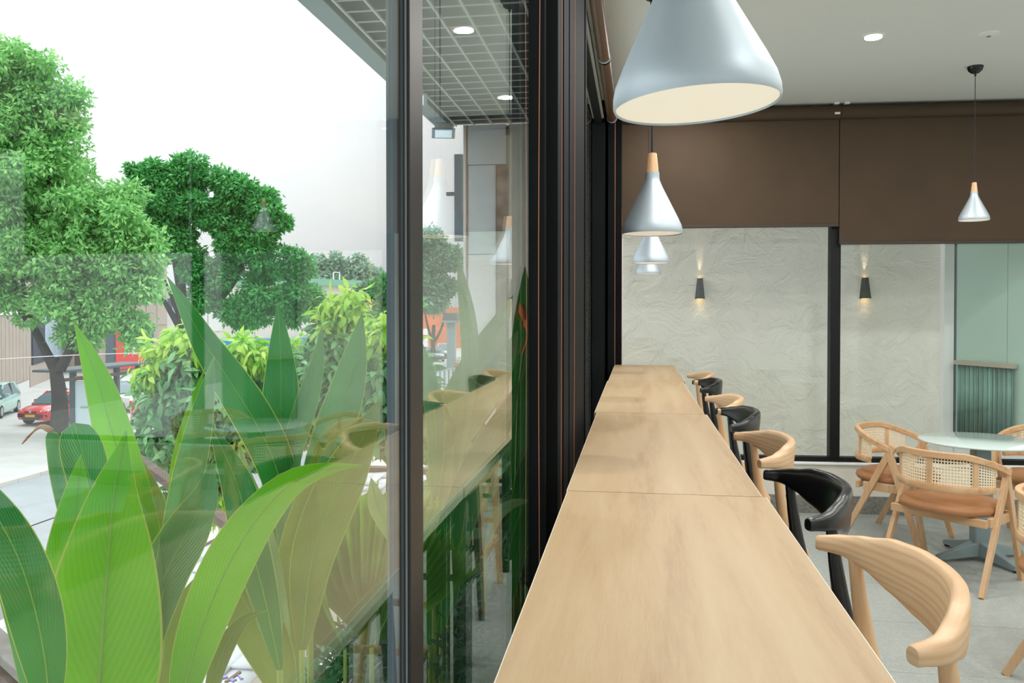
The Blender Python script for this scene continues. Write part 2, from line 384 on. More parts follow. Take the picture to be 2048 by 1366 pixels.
M['leaf_b'] = leafmat('heliconia_dull_leaf', (62, 134, 70), (92, 158, 92), .4, False, .35, True, (118, 176, 110))
M['leaf_o'] = leafmat('heliconia_olive_leaf', (96, 132, 36), (128, 158, 56), .4, False, .4, True, (136, 166, 70))
M['leaf_p'] = leafmat('heliconia_pale_leaf', (126, 170, 96), (160, 194, 126), .4, False, .4, True, (176, 204, 146))
M['palm'] = leafmat('fan_palm_leaf', (104, 176, 58), (176, 218, 118), .6, False, .4)
M['fern'] = leafmat('fern_leaf', (36, 92, 50), (72, 128, 78), .3)
M['withered'] = mat('withered_leaf_tip', (160, 118, 84), .8)
M['midrib'] = mat('pale_midrib', (112, 166, 62), .45)

# ================================================================== THE SETTING
def struct(o): o['kind'] = 'structure'; return o
YW = 6.50; AW = R(2.6)
FW = Matrix.Translation((0, YW, 0)) @ Matrix.Rotation(AW, 4, 'Z')
def fwp(u, d, z): return FW @ Vector((u, d, z))
def fwplace(o): o.matrix_world = FW; return o
XR = 5.4; YB = -2.6; XG = -0.285

# floor with tiles
fl = struct(MB().box(-.45, XR, YB, 7.0, -.06, -.0012).build('floor', M['grout']))
tile = MB().box(0, .597, 0, .597, -.02, 0).mesh('tile', M['terrazzo'])
nt_ = 0
x = 1.39 - .6*3
while x < XR - .3:
    y = 4.915 - .6*12
    while y < 6.45:
        link('tile', tile, fl, (x + .0015, y + .0015, 0)); y += .6; nt_ += 1
    x += .6
struct(MB().box(-.45, XR, YB, 7.05, 3.1, 3.3).build('ceiling', M['ceiling']))
struct(MB().box(XR, XR+.15, YB, 6.95, 0, 3.1).build('wall_right', M['wallpaint']))
wb = MB(); wb.box(-.45, .4, YB-.15, YB, 0, 3.1).box(.4, 4.9, YB-.15, YB, 0, .5).box(.4, 4.9, YB-.15, YB, 2.8, 3.1).box(4.9, XR, YB-.15, YB, 0, 3.1)
struct(wb.build('wall_back', M['wallpaint']))
# far wall: low parapet, black frame, glazing
o = MB().box(-.12, XR+.1, 0, .16, .135, .385).build('wall_far', M['plaster_in']); struct(fwplace(o))
o = MB().box(-.12, XR+.1, -.012, .0, .0, .135).build('baseboard_far', M['granite'], bevel=.002); struct(fwplace(o))
o = MB().box(-.12, XR+.1, .0, .17, .0, .135).build('trim_plinth', M['wallpaint']); struct(fwplace(o))
o = MB().box(-.14, XR+.1, -.02, .17, .372, .388).build('window_sill', M['outwhite'], bevel=.003); struct(fwplace(o))
w5 = struct(empty('window_5')); fwplace(w5)
MB().box(-.12, XR, .02, .09, .388, .425).build('bottom_rail', M['black'], w5, bevel=.003)
MB().box(1.462, 1.535, .0, .09, .425, 3.02).build('mullion', M['black'], w5, bevel=.004)
MB().box(3.2, 3.27, .0, .09, .425, 3.02).build('mullion', M['black'], w5, bevel=.004)
MB().box(-.12, XR, .02, .09, 3.0, 3.1).build('head_rail', M['black'], w5, bevel=.003)
MB().box(-.135, -.105, .0, .09, .425, 3.02).build('side_frame', M['outwhite'], w5)
for (a, c) in ((-.105, 1.462), (1.535, 3.2), (3.27, XR)):
    MB().box(a, c, .045, .051, .425, 3.0).build('glass_pane', M['glass'], w5)
# blinds on the far window
def blind(u0, u1, zb, label, group='brown roller blinds on the far window'):
    b = tag(empty('roller_blind'), label, 'blind', group); fwplace(b)
    MB().box(u0, u1, -.035, -.032, zb, 2.99).build('fabric', M['blind'], b)
    MB().box(u0, u1, -.045, -.022, zb-.012, zb+.012).build('hem_bar', mt_hem, b, bevel=.004)
    MB().tube([(u0-.002, -.05, 3.035), (u1+.002, -.05, 3.035)], .05, 20).build('roller', M['blind'], b, smooth=True, sharp=40)
    for uu in (u0+.02, u1-.05): MB().box(uu, uu+.035, -.095, -.06, 3.088, 3.1).build('bracket', M['white'], b)
    MB().box(u1-.05, u1-.012, -.105, -.097, 3.01, 3.025).build('clip', M['white'], b)
    return b
mt_hem = mat('dark_hem_bar', (58, 48, 38), .6)
blind(-.125, 1.506, 2.19, 'dark brown roller blind behind the row of silver pendants, its hem higher than its neighbour')
blind(1.512, 3.24, 2.055, 'dark brown roller blind behind the lone right pendant, pulled lower than its neighbour')
blind(3.255, 4.9, 2.055, 'dark brown roller blind nearest the right side wall')

# light well outside the far window
struct(fwplace(MB().box(-1.2, 2.80, 1.02, 1.2, -3.7, 4.2).build('wall_light_well', M['plaster'])))
struct(fwplace(MB().box(-1.2, 4.0, .2, 1.02, -.3, -.1).build('trim_well_floor', M['concrete'])))
side = struct(empty('wall_neighbour')); fwplace(side)
pa = Vector((2.72, .99, 0)); pb = Vector((3.07, .18, 0)); dirv = (pb-pa).normalized(); nrm = Vector((-dirv.y, dirv.x, 0))
MB().box(2.655, 2.735, .93, 1.03, -.3, 4.2).build('pilaster', M['outwhite'], side)
def sideb(name, s0, s1, z0, z1, th, m_, off=0, par=side, bevel=0):
    L_ = (pb-pa).length; a = pa + dirv*s0*L_ + nrm*off; b = pa + dirv*s1*L_ + nrm*off
    q = MB(); q.rings([[a+Vector((0,0,z0)), b+Vector((0,0,z0)), b+nrm*th+Vector((0,0,z0)), a+nrm*th+Vector((0,0,z0))],
                       [a+Vector((0,0,z1)), b+Vector((0,0,z1)), b+nrm*th+Vector((0,0,z1)), a+nrm*th+Vector((0,0,z1))]])
    return q.build(name, m_, par, bevel=bevel)
sideb('lower_wall', 0, 1, -.3, .46, .10, M['outwhite'])
sideb('ledge', 0, 1, .46, .50, .12, M['outwhite'], -.02)
sideb('frame', .02, .09, .50, 4.2, .06, M['bluegrey'])
sideb('green_pane', .09, .65, .50, 4.2, .03, M['greenglass'])
sideb('green_pane', .656, 1, .50, 4.2, .03, M['greenglass'])
cp = tag(empty('corrugated_screen'), 'green corrugated screen with a timber cap behind the far window', 'screen'); fwplace(cp)
L_ = (pb-pa).length; q = MB(); rows = []
for i in range(73):
    s = .14 + (.75-.14)*i/72; a = pa + dirv*s*L_ - nrm*(.035 + .009*math.sin(i*2*math.pi/6))
    rows.append(a)
for i in range(72):
    a, b = rows[i], rows[i+1]; q.quad(a+Vector((0,0,.5)), b+Vector((0,0,.5)), b+Vector((0,0,1.09)), a+Vector((0,0,1.09)))
oo = q.build('corrugated_sheet', M['corr'], cp, smooth=True); s_ = oo.modifiers.new('solidify', 'SOLIDIFY'); s_.thickness = .003
sideb('timber_cap', .13, .77, 1.09, 1.125, .05, M['capwood'], -.065, cp)

# sconces on the plaster wall
def sconce(u, label):
    s = tag(empty('wall_sconce', fwp(u, 1.02, 1.742)), label, 'wall lamp', 'black wedge sconces on the plaster wall'); s.rotation_euler = (0, 0, AW)
    h = .092; wt = .022; wbm = .042; dt = .05; db = .075
    q = MB().rings([[(-wbm, 0, -h), (wbm, 0, -h), (wbm*.9, -db, -h), (-wbm*.2, -db, -h)], [(-wt, 0, h), (wt, 0, h), (wt, -dt, h), (-wt*.3, -dt, h)]])
    q.build('shade', M['sconce'], s, bevel=.002)
    MB().box(-.012, .012, -.034, -.01, h, h+.001).build('lens', M['sconceglow'], s)
    MB().box(-.026, .026, -.06, -.01, -h-.001, -h).build('lens', M['sconceglow'], s)
    for (z, rx, e, sz) in ((h+.004, R(180-9), 1.6, R(24)), (-h-.004, R(-8), .35, R(80))):
        l = bpy.data.lights.new('sconce_beam', 'SPOT'); l.energy = e; l.spot_size = sz; l.spot_blend = .8; l.color = (1, .78, .5); l.shadow_soft_size = .008
        lo = bpy.data.objects.new('sconce_beam', l); COL.objects.link(lo); lo.parent = s; lo.location = (0, -.028, z); lo.rotation_euler = (rx, 0, 0)
sconce(.604, 'black wedge sconce on the plaster wall left of the black mullion')
sconce(2.02, 'black wedge sconce on the plaster wall right of the black mullion')

# ---------------------------------------------------- left window wall
w1 = struct(empty('window_1')); w2 = struct(empty('window_2')); w3 = struct(empty('window_3'))
MB().box(-.275, -.269, -2.4, .940, .05, 3.03).build('glass_pane', M['glass'], w1)
MB().box(-.278, -.262, .937, .997, 0, 3.1).build('mullion', M['brownblack'], w1, bevel=.0015)
MB().box(-.2675, -.2655, .9355, .938, 0, 3.1).build('gasket', M['bluegrey'], w1)
MB().box(-.293, -.279, .945, .99, 0, 3.1).build('outer_profile', M['bluegrey'], w1)  # dark profile coloured grey-blue to stand in for the room's reflection on it
MB().box(XG-.03, XG+.025, -2.5, -2.4, 0, 3.1).build('end_post', M['brownblack'], w1)
MB().box(XG-.03, XG+.03, -2.4, .937, 0, .05).build('bottom_rail', M['black'], w1)
MB().box(XG-.03, XG+.03, -2.4, .937, 3.03, 3.1).build('head_rail', M['black'], w1)
MB().box(XG-.004, XG+.004, .996, 2.24, .05, 3.03).build('glass_pane', M['glass'], w2)
MB().box(XG-.03, XG+.03, 1.0, 2.24, 0, .05).build('bottom_rail', M['black'], w2)
MB().box(XG-.03, XG+.03, 1.0, 2.24, 3.03, 3.1).build('head_rail', M['black'], w2)
MB().box(XG-.008, -.247, 2.24, 2.285, 0, 3.1).build('frame_post', M['blackmatt'], w2, bevel=.003)
MB().box(XG-.008, -.216, 2.287, 2.44, 0, 3.1).build('frame_post', M['blackmatt'], w2, bevel=.003)
col_ = struct(MB().box(XG-.02, -.213, 2.44, 3.46, 0, 3.1).build('wall_left', M['blackmatt']))
MB().box(-.222, -.210, 2.62, 2.67, 0, 3.1).build('cover_strip', M['blackmatt'], col_, bevel=.002)
MB().box(-.222, -.208, 3.40, 3.47, 0, 3.1).build('cover_strip', M['blackmatt'], col_, bevel=.002)
MB().box(XG-.004, XG+.004, 3.47, 6.2, .05, 2.93).build('glass_pane', M['glass'], w3)
MB().box(XG-.03, XG+.03, 3.47, 6.2, 0, .05).build('bottom_rail', M['black'], w3)
MB().box(XG-.03, XG+.03, 3.47, 6.2, 2.93, 3.1).build('head_rail', M['black'], w3)
MB().box(XG+.03, XG+.045, 3.47, 6.1, 2.955, 2.975).build('head_track', mat('pale_track', (190, 196, 190), .4), w3)
MB().box(XG-.05, -.235, 6.15, 6.5, 0, 3.1).build('frame_post', M['blackmatt'], w3, bevel=.003)
MB().box(XG-.05, -.115, 6.40, 6.52, 0, 3.1).build('frame_post', M['blackmatt'], w3, bevel=.003)
MB().box(-.215, -.165, 6.25, 6.40, 0, 3.1).build('frame_post', M['blackmatt'], w3, bevel=.003)
# copper coloured sealant lines on the frames
def cline(x, y, amp=.003, par=None, seed=0):
    rnd = random.Random(seed); pts = [(x, y + amp*math.sin(i*.5+seed) + rnd.uniform(-.001, .001), .02 + i*3.06/16) for i in range(17)]
    MB().tube(pts, .0017, 6).build('sealant_line', M['copper'], par, smooth=True)
def front_line(x, y, par, seed):
    pts = [(x + .0025*math.sin(i*.45+seed), y, .02 + i*3.06/16) for i in range(17)]
    MB().tube(pts, .0014, 6).build('sealant_line', M['copper'], par, smooth=True)
front_line(-.262, 2.2385, w2, 1)
cline(-.2150, 2.38, .006, w2, 2); cline(-.2120, 2.84, .008, col_, 3)
cline(-.163, 6.29, .004, w3, 4); cline(-.163, 6.36, .004, w3, 6); cline(-.1135, 6.46, .003, w3, 7)
# roller tubes above the left windows
def tube_blind(y0, y1, label):
    b = tag(empty('rolled_blind', (-.185, y0, 2.985)), label, 'blind', 'brown blinds rolled up over the side windows')
    MB().tube([(0, 0, 0), (0, y1-y0, 0)], .036, 20).build('rolled_fabric', M['blindtube'], b, smooth=True, sharp=40)
    for yy in (0.0, y1-y0): MB().tube([(0, yy-.006, 0), (0, yy+.006, 0)], .040, 20).build('end_cap', M['alu'] if yy else M['blackplastic'], b, smooth=True, sharp=40)
    for yy in (.12, y1-y0-.12): MB().box(-.012, .012, yy-.015, yy+.015, .03, .115).build('bracket', M['blackplastic'], b)
    return b
tube_blind(1.15, 4.72, 'brown rolled up blind over the near side window and black post')
tube_blind(4.75, 6.22, 'brown rolled up blind over the last side window by the far corner')

# ================================================================== INTERIOR THINGS
# bar tables
YT = [(.40, 1.908, -.158, .290, 'pale maple bar table nearest the camera'),
      (1.912, 3.388, -.160, .281, 'pale maple bar table, second from the camera'),
      (3.392, 4.928, -.170, .272, 'pale maple bar table, third from the camera'),
      (4.932, 6.38, -.165, .285, 'pale maple bar table farthest away against the plaster view')]
def boxy(x0, x1, y0, y1, z0, z1): return MB().box(x0, x1, y0, y1, z0, z1)
for (y0, y1, x0, x1, lab) in YT:
    t = tag(empty('bar_table', ((x0+x1)/2, (y0+y1)/2, 0)), lab, 'table', 'pale bar tables set end to end along the window')
    hx = (x1-x0)/2; hy = (y1-y0)/2
    boxy(-hx+.0015, hx-.0015, -hy, hy, 1.104, 1.13).build('tabletop', M['counter'], t)
    for sx in (-1, 1): boxy(*sorted((sx*hx, sx*(hx-.0014))), -hy, hy, 1.104, 1.1302).build('edge_band', M['edge'], t)
    for sy in (-1, 1):
        boxy(-.2, .16, sy*(hy-.12)-.02, sy*(hy-.12)+.02, 1.07, 1.103).build('top_rail', M['black'], t)
        for sx in (-.19, .15): boxy(sx-.02, sx+.02, sy*(hy-.12)-.02, sy*(hy-.12)+.02, 0, 1.07).build('leg', M['black'], t)

# horn-back bar stools
def rail_mesh(m_):
    pts = [(-.018, .268, 1.060), (.024, .248, 1.062), (.058, .204, 1.061), (.090, .145, 1.056), (.114, .074, 1.048), (.122, 0, 1.045),
           (.114, -.074, 1.048), (.090, -.145, 1.056), (.058, -.204, 1.061), (.024, -.248, 1.062), (-.018, -.268, 1.060)]
    pts = [(a, b*1.075, c) for (a, b, c) in pts]
    th = [.0140, .0165, .0175, .0165, .0155, .0155, .0155, .0165, .0175, .0165, .0140]
    hh = [.0150, .0205, .032, .050, .060, .062, .060, .050, .032, .0205, .0150]
    n_ = 61; sp = spline(pts, n_); tt = spline([(a, b, 0) for a, b in zip(th, hh)], 61)
    # parameterise radii with path length
    rs = []
    d = [0]
    for i in range(10): d.append(d[-1] + (Vector(pts[i+1])-Vector(pts[i])).length)
    for i, p in enumerate(sp):
        s = d[-1]*i/(n_-1); k = 0
        while k < 9 and s > d[k+1]: k += 1
        f = (s-d[k])/(d[k+1]-d[k]); f = f*f*(3-2*f)*.5 + f*.5
        a = th[k]*(1-f)+th[k+1]*f; b = hh[k]*(1-f)+hh[k+1]*f
        t_ = (sp[min(i+1, n_-1)]-sp[max(i-1, 0)]); t_.z = 0; t_.normalize(); nr = Vector((-t_.y, t_.x, 0)); 
        if nr.dot(Vector((p.x-.02, p.y, 0))) < 0: nr = -nr
        lean = .10*(b/.07); up = (Vector((0, 0, 1)) + nr*lean*1.0).normalized(); ring = []
        for j in range(20):
            an = 2*math.pi*j/20; cx = math.cos(an); sx = math.sin(an); e = .72 - .22*min(1, max(0, (b-.02)/.035))
            ring.append(p + nr*a*math.copysign(abs(cx)**e, cx) + up*b*math.copysign(abs(sx)**e, sx))
        rs.append((ring, p, t_))
    # rounded ends
    def shrink(ring, p, off, k): return [p + (v-p)*k + off for v in ring]
    rings = [shrink(rs[0][0], rs[0][1], -rs[0][2]*.004, .86)] + [r[0] for r in rs] + [shrink(rs[-1][0], rs[-1][1], rs[-1][2]*.004, .86)]
    return MB().rings(rings)
def stool(black, name='bar_stool'):
    W1 = M['blackwood'] if black else M['ash']; W2 = M['blackwood'] if black else M['ashz']
    s = empty(name)
    rail_mesh(W1).build('horn_back_rail', W1, s, smooth=True, sharp=50)
    for sy in (1, -1):
        pts = [(.042, sy*.240, 1.045), (.056, sy*.240, .93), (.080, sy*.238, .80), (.115, sy*.236, .66), (.15, sy*.235, .30), (.185, sy*.245, 0)]
        MB().tube(spline(pts, 14), [.013, .0155, .019, .022, .0235, .0235, .023, .022, .021, .020, .019, .018, .017, .016], 14).build('rear_leg', W2, s, smooth=True, sharp=50)
        pts = [(-.17, sy*.215, .70), (-.185, sy*.225, .35), (-.20, sy*.24, 0)]
        MB().tube(spline(pts, 10), [.021, .0215, .022, .022, .0215, .021, .020, .019, .018, .016], 14).build('front_leg', W2, s, smooth=True, sharp=50)
        MB().box(-.18, .12, sy*.222-.009, sy*.222+.009, .655, .70).build('seat_rail', W2, s, bevel=.003)
        MB().beam((-.183, sy*.228, .36), (.142, sy*.236, .36), .016, .028).build('side_stretcher', W2, s, bevel=.003)
    MB().box(-.19, -.165, -.215, .215, .65, .70).build('seat_rail', W2, s, bevel=.003)
    MB().box(.10, .125, -.225, .225, .655, .70).build('seat_rail', W2, s, bevel=.003)
    MB().beam((-.19, -.23, .27), (-.19, .23, .27), .02, .034).build('footrest', W2, s, bevel=.003)
    MB().beam((.15, -.235, .42), (.15, .235, .42), .016, .028).build('back_stretcher', W2, s, bevel=.003)
    q = MB(); rr = []
    for (k, z) in ((.93, .70), (1.0, .712), (1.0, .735), (.95, .75), (.8, .757), (.45, .752), (.1, .75)):
        ring = []
        for j in range(28):
            a = 2*math.pi*j/28; cx = math.cos(a); sy = math.sin(a); e = .55
            ring.append((-.025 + .20*k*math.copysign(abs(cx)**e, cx), .225*k*math.copysign(abs(sy)**e, sy), z))
        rr.append(ring)
    q.rings(rr).build('seat', M['beige_leather'], s, smooth=True, sharp=50)
    return s
sw = stool(False); sb = stool(True); used = {False: False, True: False}
ST = [(1.522, False, 'natural ash horn-back bar stool nearest the camera', 0), (2.245, True, 'black horn-back bar stool nearest the camera', 0),
      (3.0, False, 'natural ash horn-back bar stool between the two nearest black stools', 0), (3.80, True, 'black horn-back bar stool in the middle of the row', 0),
      (4.36, False, 'natural ash horn-back bar stool just past the middle black stool', 0), (5.42, True, 'black horn-back bar stool farthest from the camera', 0),
      (5.97, False, 'natural ash horn-back bar stool last in the row, by the plaster view', 0)]
for (y, blk, lab, dr) in ST:
    src = sb if blk else sw
    s = src if not used[blk] else copy_tree(src)
    used[blk] = True; s.location = (.404, y, 0); s.rotation_euler = (0, 0, R(1.0))
    tag(s, lab, 'bar stool', 'horn-back stools along the bar tables')

# cane dining chairs
def arc(th):  # plan curve of the back rail, th in degrees, 270 = straight back
    a = R(th); return Vector((.285*math.cos(a), .265*math.sin(a), 0))
def cane_panel():
    q = MB(); nu, nv = 46, 9; t0, t1 = 196, 344; z0, z1 = .565, .722; r = .34
    def pt(u, v):
        th = t0 + (t1-t0)*u/nu; p = arc(th)*.985; dz = topz(th) - .755
        return (p.x, p.y, z0 + (z1+dz*.9-z0)*v/nv)
    for i in range(nu):
        for j in range(nv):
            A = [pt(i, j), pt(i+1, j), pt(i+1, j+1), pt(i, j+1)]; c = pt(i+.5, j+.5)
            outr = [Vector(A[0]), Vector(pt(i+.5, j)), Vector(A[1]), Vector(pt(i+1, j+.5)), Vector(A[2]), Vector(pt(i+.5, j+1)), Vector(A[3]), Vector(pt(i, j+.5))]
            c = Vector(c); inn = []
            for k, v in enumerate(outr):
                f = .50 if k % 2 == 0 else .68
                inn.append(c + (v-c)*f)
            n = len(q.v); q.v += [tuple(v) for v in outr] + [tuple(v) for v in inn]
            for k in range(8): q.f.append((n+k, n+(k+1) % 8, n+8+(k+1) % 8, n+8+k))
    return q
def topz(th):
    d = abs(th-270)/100.0
    return .758 - .10*max(0, d-.35)**1.3/(.65**1.3)
def swept(t0, t1, zf, hw, hh, n=36, ext=None):
    rs = []
    ths = [t0 + (t1-t0)*i/n for i in range(n+1)]
    for th in ths:
        p = arc(th); a = R(th); nr = Vector((math.cos(a)/.285, math.sin(a)/.265, 0)).normalized(); z = zf(th); r = []
        for (i, j) in ((-1, -.8), (-.8, -1), (.8, -1), (1, -.8), (1, .8), (.8, 1), (-.8, 1), (-1, .8)): r.append(p + nr*hw*i + Vector((0, 0, z + hh*j)))
        rs.append(r)
    return MB().rings(rs)
def dining_chair():
    c = empty('dining_chair')
    swept(170, 370, lambda t: topz(t)-.018, .014, .0185, 44).build('top_rail', M['oakx'], c, smooth=True, sharp=35)
    swept(198, 342, lambda t: .556, .011, .019, 34).build('lower_rail', M['oakx'], c, smooth=True, sharp=35)
    for th in (222, 270, 318):
        p = arc(th)*.995; a = R(th); t_ = Vector((-math.sin(a), math.cos(a), 0)); n_ = Vector((math.cos(a), math.sin(a), 0))
        ring = lambda z: [p + t_*i*.014 + n_*j*.006 + Vector((0, 0, z)) for (i, j) in ((-1,-1), (1,-1), (1,1), (-1,1))]
        MB().rings([ring(.56), ring(topz(th)-.03)]).build('back_slat', M['oak'], c, bevel=.001)
    o = cane_panel().build('cane_panel', M['cane'], c); s_ = o.modifiers.new('solidify', 'SOLIDIFY'); s_.thickness = .0025; s_.offset = 0
    for sx in (-1, 1):
        MB().beam((sx*.275, .07, .665), (sx*.285, -.265, 0), .046, .028, (1, 0, 0), .034, .026).build('rear_leg', M['oak'], c, bevel=.003)
        MB().beam((sx*.278, .03, .665), (sx*.275, .245, 0), .046, .028, (1, 0, 0), .034, .026).build('front_leg', M['oak'], c, bevel=.003)
        MB().beam((sx*.262, -.13, .380), (sx*.262, .16, .380), .022, .05).build('seat_rail', M['oak'], c, bevel=.003)
    MB().beam((-.26, .155, .380), (.26, .155, .380), .022, .05).build('seat_rail', M['oakx'], c, bevel=.003)
    MB().beam((-.27, -.17, .380), (.27, -.17, .380), .022, .045).build('seat_rail', M['oakx'], c, bevel=.003)
    rr = []
    for (k, z) in ((.86, .402), (.96, .408), (1.0, .426), (.985, .444), (.88, .460), (.5, .470), (.08, .472)):
        rr.append([(.262*k*math.copysign(abs(math.cos(a))**.8, math.cos(a)), -.012 + .25*k*math.copysign(abs(math.sin(a))**.8, math.sin(a)), z) for a in [2*math.pi*j/36 for j in range(36)]])
    MB().rings(rr).build('seat_cushion', M['leather'], c, smooth=True, sharp=60)
    return c
dc = dining_chair(); first = True
CH = [(1.82, 5.12, -45, 'cane-back oak dining chair in front of the round table, back to the camera'),
      (1.77, 5.92, -128.5, 'cane-back oak dining chair left of the round table by the far wall'),
      (2.68, 5.93, 140, 'cane-back oak dining chair on the far right side of the round table'),
      (1.93, 3.86, -122, 'cane-back oak dining chair cut off by the right frame edge'),
      (1.80, 2.95, -50, 'cane-back oak dining chair mirrored low in the left window pane'),
      (1.80, 1.35, -80, 'cane-back oak dining chair beside the nearest table, out of view')]
for (x, y, a, lab) in CH:
    c = dc if first else copy_tree(dc); first = False
    c.location = (x, y, 0); c.rotation_euler = (0, 0, R(a)); tag(c, lab, 'chair', 'cane-back dining chairs')

def round_table():
    t = empty('round_table')
    MB().lathe([(.001, .728), (.345, .728), (.352, .732), (.352, .737), (.346, .741), (.001, .741)], k=64).build('tabletop', M['tabletop'], t, smooth=True, sharp=40)
    MB().lathe([(.12, .716), (.12, .728)], k=24, cap=True).build('mounting_plate', M['greymetal'], t)
    MB().box(-.048, .048, -.048, .048, .07, .716).build('column', M['greymetal'], t, bevel=.012, seg=3)
    for i in range(4):
        a = R(90*i + 20); d = Vector((math.cos(a), math.sin(a), 0)); s_ = Vector((-d.y, d.x, 0))
        ring = lambda r, hw, z0, z1: [d*r - s_*hw + Vector((0, 0, z0)), d*r + s_*hw + Vector((0, 0, z0)), d*r + s_*hw*.7 + Vector((0, 0, z1)), d*r - s_*hw*.7 + Vector((0, 0, z1))]
        f = MB().rings([ring(.03, .048, .03, .115), ring(.16, .034, .02, .075), ring(.30, .026, .014, .040)]).build('foot', M['greymetal'], t, bevel=.004)
        MB().lathe([(.016, 0), (.016, .016)], c=tuple(d*.285), k=12, cap=True).build('glide', M['blackplastic'], f)
    return t
rt = round_table(); rt.location = (2.12, 5.50, 0); tag(rt, 'round white-topped pedestal table under the lone right pendant', 'table', 'round pedestal tables')
for (x, y, lab) in ((2.25, 3.32, 'round white-topped pedestal table just outside the right frame edge'), (2.35, 1.35, 'round white-topped pedestal table beside the camera')):
    r_ = copy_tree(rt); r_.location = (x, y, 0); tag(r_, lab, 'table', 'round pedestal tables')

# pendant lamps
def pendant(top):
    p = empty('pendant_lamp')          # origin: centre of the rim
    prof = [(.0885, 0), (.0900, .004), (.0895, .014), (.0865, .026), (.0815, .037), (.0775, .046), (.0665, .068), (.0480, .105), (.0335, .134), (.0255, .152), (.0220, .162), (.0212, .170), (.0212, .184), (.0190, .184)]
    MB().lathe(prof + [(.0150, .183), (.0200, .160), (.0460, .104), (.0755, .044), (.0850, .020), (.0870, .004), (.0885, 0)], k=64).build('shade', M['alu'], p, smooth=True, sharp=50)
    MB().lathe([(.0005, .0022), (.0872, .0022)], k=64).build('diffuser', M['lampwhite'], p)
    MB().lathe([(.0195, .184), (.0190, .186), (.0135, .240), (.0120, .242)], k=32, cap=True).build('wooden_neck', M['lampwood'], p, smooth=True, sharp=50)
    MB().tube([(0, 0, .242), (0, 0, top-.05)], .0022, 8).build('cord', M['cord'], p)
    MB().lathe([(.002, -.062), (.006, -.060), (.007, -.045), (.024, -.040), (.040, -.026), (.047, -.008), (.048, 0)], c=(0, 0, top), k=32, cap=True).build('ceiling_canopy', M['blackplastic'], p, smooth=True, sharp=50)
    return p
LP = [(.064, .923, 1.772, 'silver cone pendant lamp nearest the camera, largest in view', 3.2), (.046, 2.524, 1.779, 'silver cone pendant lamp second in the row over the bar tables', 0),
      (.069, 4.10, 1.779, 'silver cone pendant lamp third in the row, partly hidden by the second', 0), (.078, 5.70, 1.795, 'silver cone pendant lamp last in the row, lowest in the overlapping stack', 0)]
base = None
for (x, y, z, lab, tilt) in LP:
    if base is None: base = p = pendant(3.1-z)
    else: p = pendant(3.1-z)
    p.location = (x, y, z); tag(p, lab, 'pendant lamp', 'silver cone pendants over the bar tables')
    if tilt:
        for ch in p.children:
            if ch.name.split('.')[0] in ('shade', 'diffuser', 'wooden_neck'):
                ch.rotation_euler = (0, R(-tilt), 0)
            if ch.name.startswith('cord'): 
                ch.rotation_euler = (0, 0, 0); ch.location = (-.0125, 0, 0)
            if ch.name.startswith('ceiling'): ch.location = (-.0125, 0, 0)
p = pendant(3.1-2.122); p.location = (2.13, 5.66, 2.122); tag(p, 'silver cone pendant lamp hanging alone over the round table', 'pendant lamp')

# ceiling downlights and detector
def downlight():
    d = empty('downlight')
    MB().lathe([(.046, -.001), (.050, -.006), (.066, -.004), (.068, 0)], k=40).build('trim_ring', M['white'], d, smooth=True, sharp=40)
    MB().lathe([(.0005, -.0015), (.047, -.0015)], k=32).build('lens', M['downglow'], d)
    return d
dl = downlight(); first = True
names = {(1.32, 4.94): 'round white lit downlight in the ceiling, the one seen directly', (0.375, 4.48): 'round white downlight over the third bar table, seen only mirrored in the glass'}
for (x, y) in DOWN:
    d = dl if first else copy_tree(dl); first = False
    d.location = (x, y, 3.1)
    row = {.375: 'the row above the bar tables', .37: 'the row above the bar tables', 1.32: 'the added unseen run beside the bar stools', 2.7: 'the added unseen middle row', 4.1: 'the added unseen row by the right wall'}[x]
    pos = {.6: 'beside the camera', 1.6: 'added out of view nearest the camera', 2.1: 'second from the back', 3.05: 'added out of view second from the camera', 3.5: 'third from the back', 4.94: 'by the far wall', 5.93: 'by the far window', 4.48: 'third'}[y]
    tag(d, names.get((x, y), 'round white downlight of %s, %s' % (row, pos)), 'ceiling light', 'round ceiling downlights')
sd = tag(empty('smoke_detector', (1.95, 5.0, 3.1)), 'small flat white detector disc on the ceiling right of the lit downlight', 'detector')
MB().lathe([(.001, -.014), (.018, -.014), (.020, -.010), (.052, -.006), (.056, 0)], k=32).build('housing', M['white'], sd, smooth=True, sharp=40)
MB().lathe([(.001, -.018), (.010, -.018), (.012, -.014)], k=16).build('sensor', M['greymetal'], sd, smooth=True, sharp=40)

# ================================================================== OUTSIDE: canopy, end wall
sf = struct(MB().box(-1.46, XG-.06, -2.5, 6.46, 3.03, 3.2).build('trim_soffit', M['soffit']))
struct(MB().box(-1.56, -1.44, -2.5, 6.46, 2.985, 3.25).build('trim_fascia', M['fascia'], bevel=.004))
grid = tag(empty('soffit_grid', (0, 0, 3.0)), 'pale metal grid hung under the grey canopy outside the window', 'ceiling grid')
nb = 0
for i in range(8):
    x = -1.41 + .147*i
    MB().box(x-.006, x+.006, -2.4, 6.40, -.002, .010).build('long_bar', M['soffitbar'], grid)
y = 6.36
bar = MB().box(-1.42, -.34, -.003, .003, .002, .008).mesh('cross_bar', M['soffitbar'])
while y > -.5:
    link('cross_bar', bar, grid, (0, y, 0)); y -= .1455
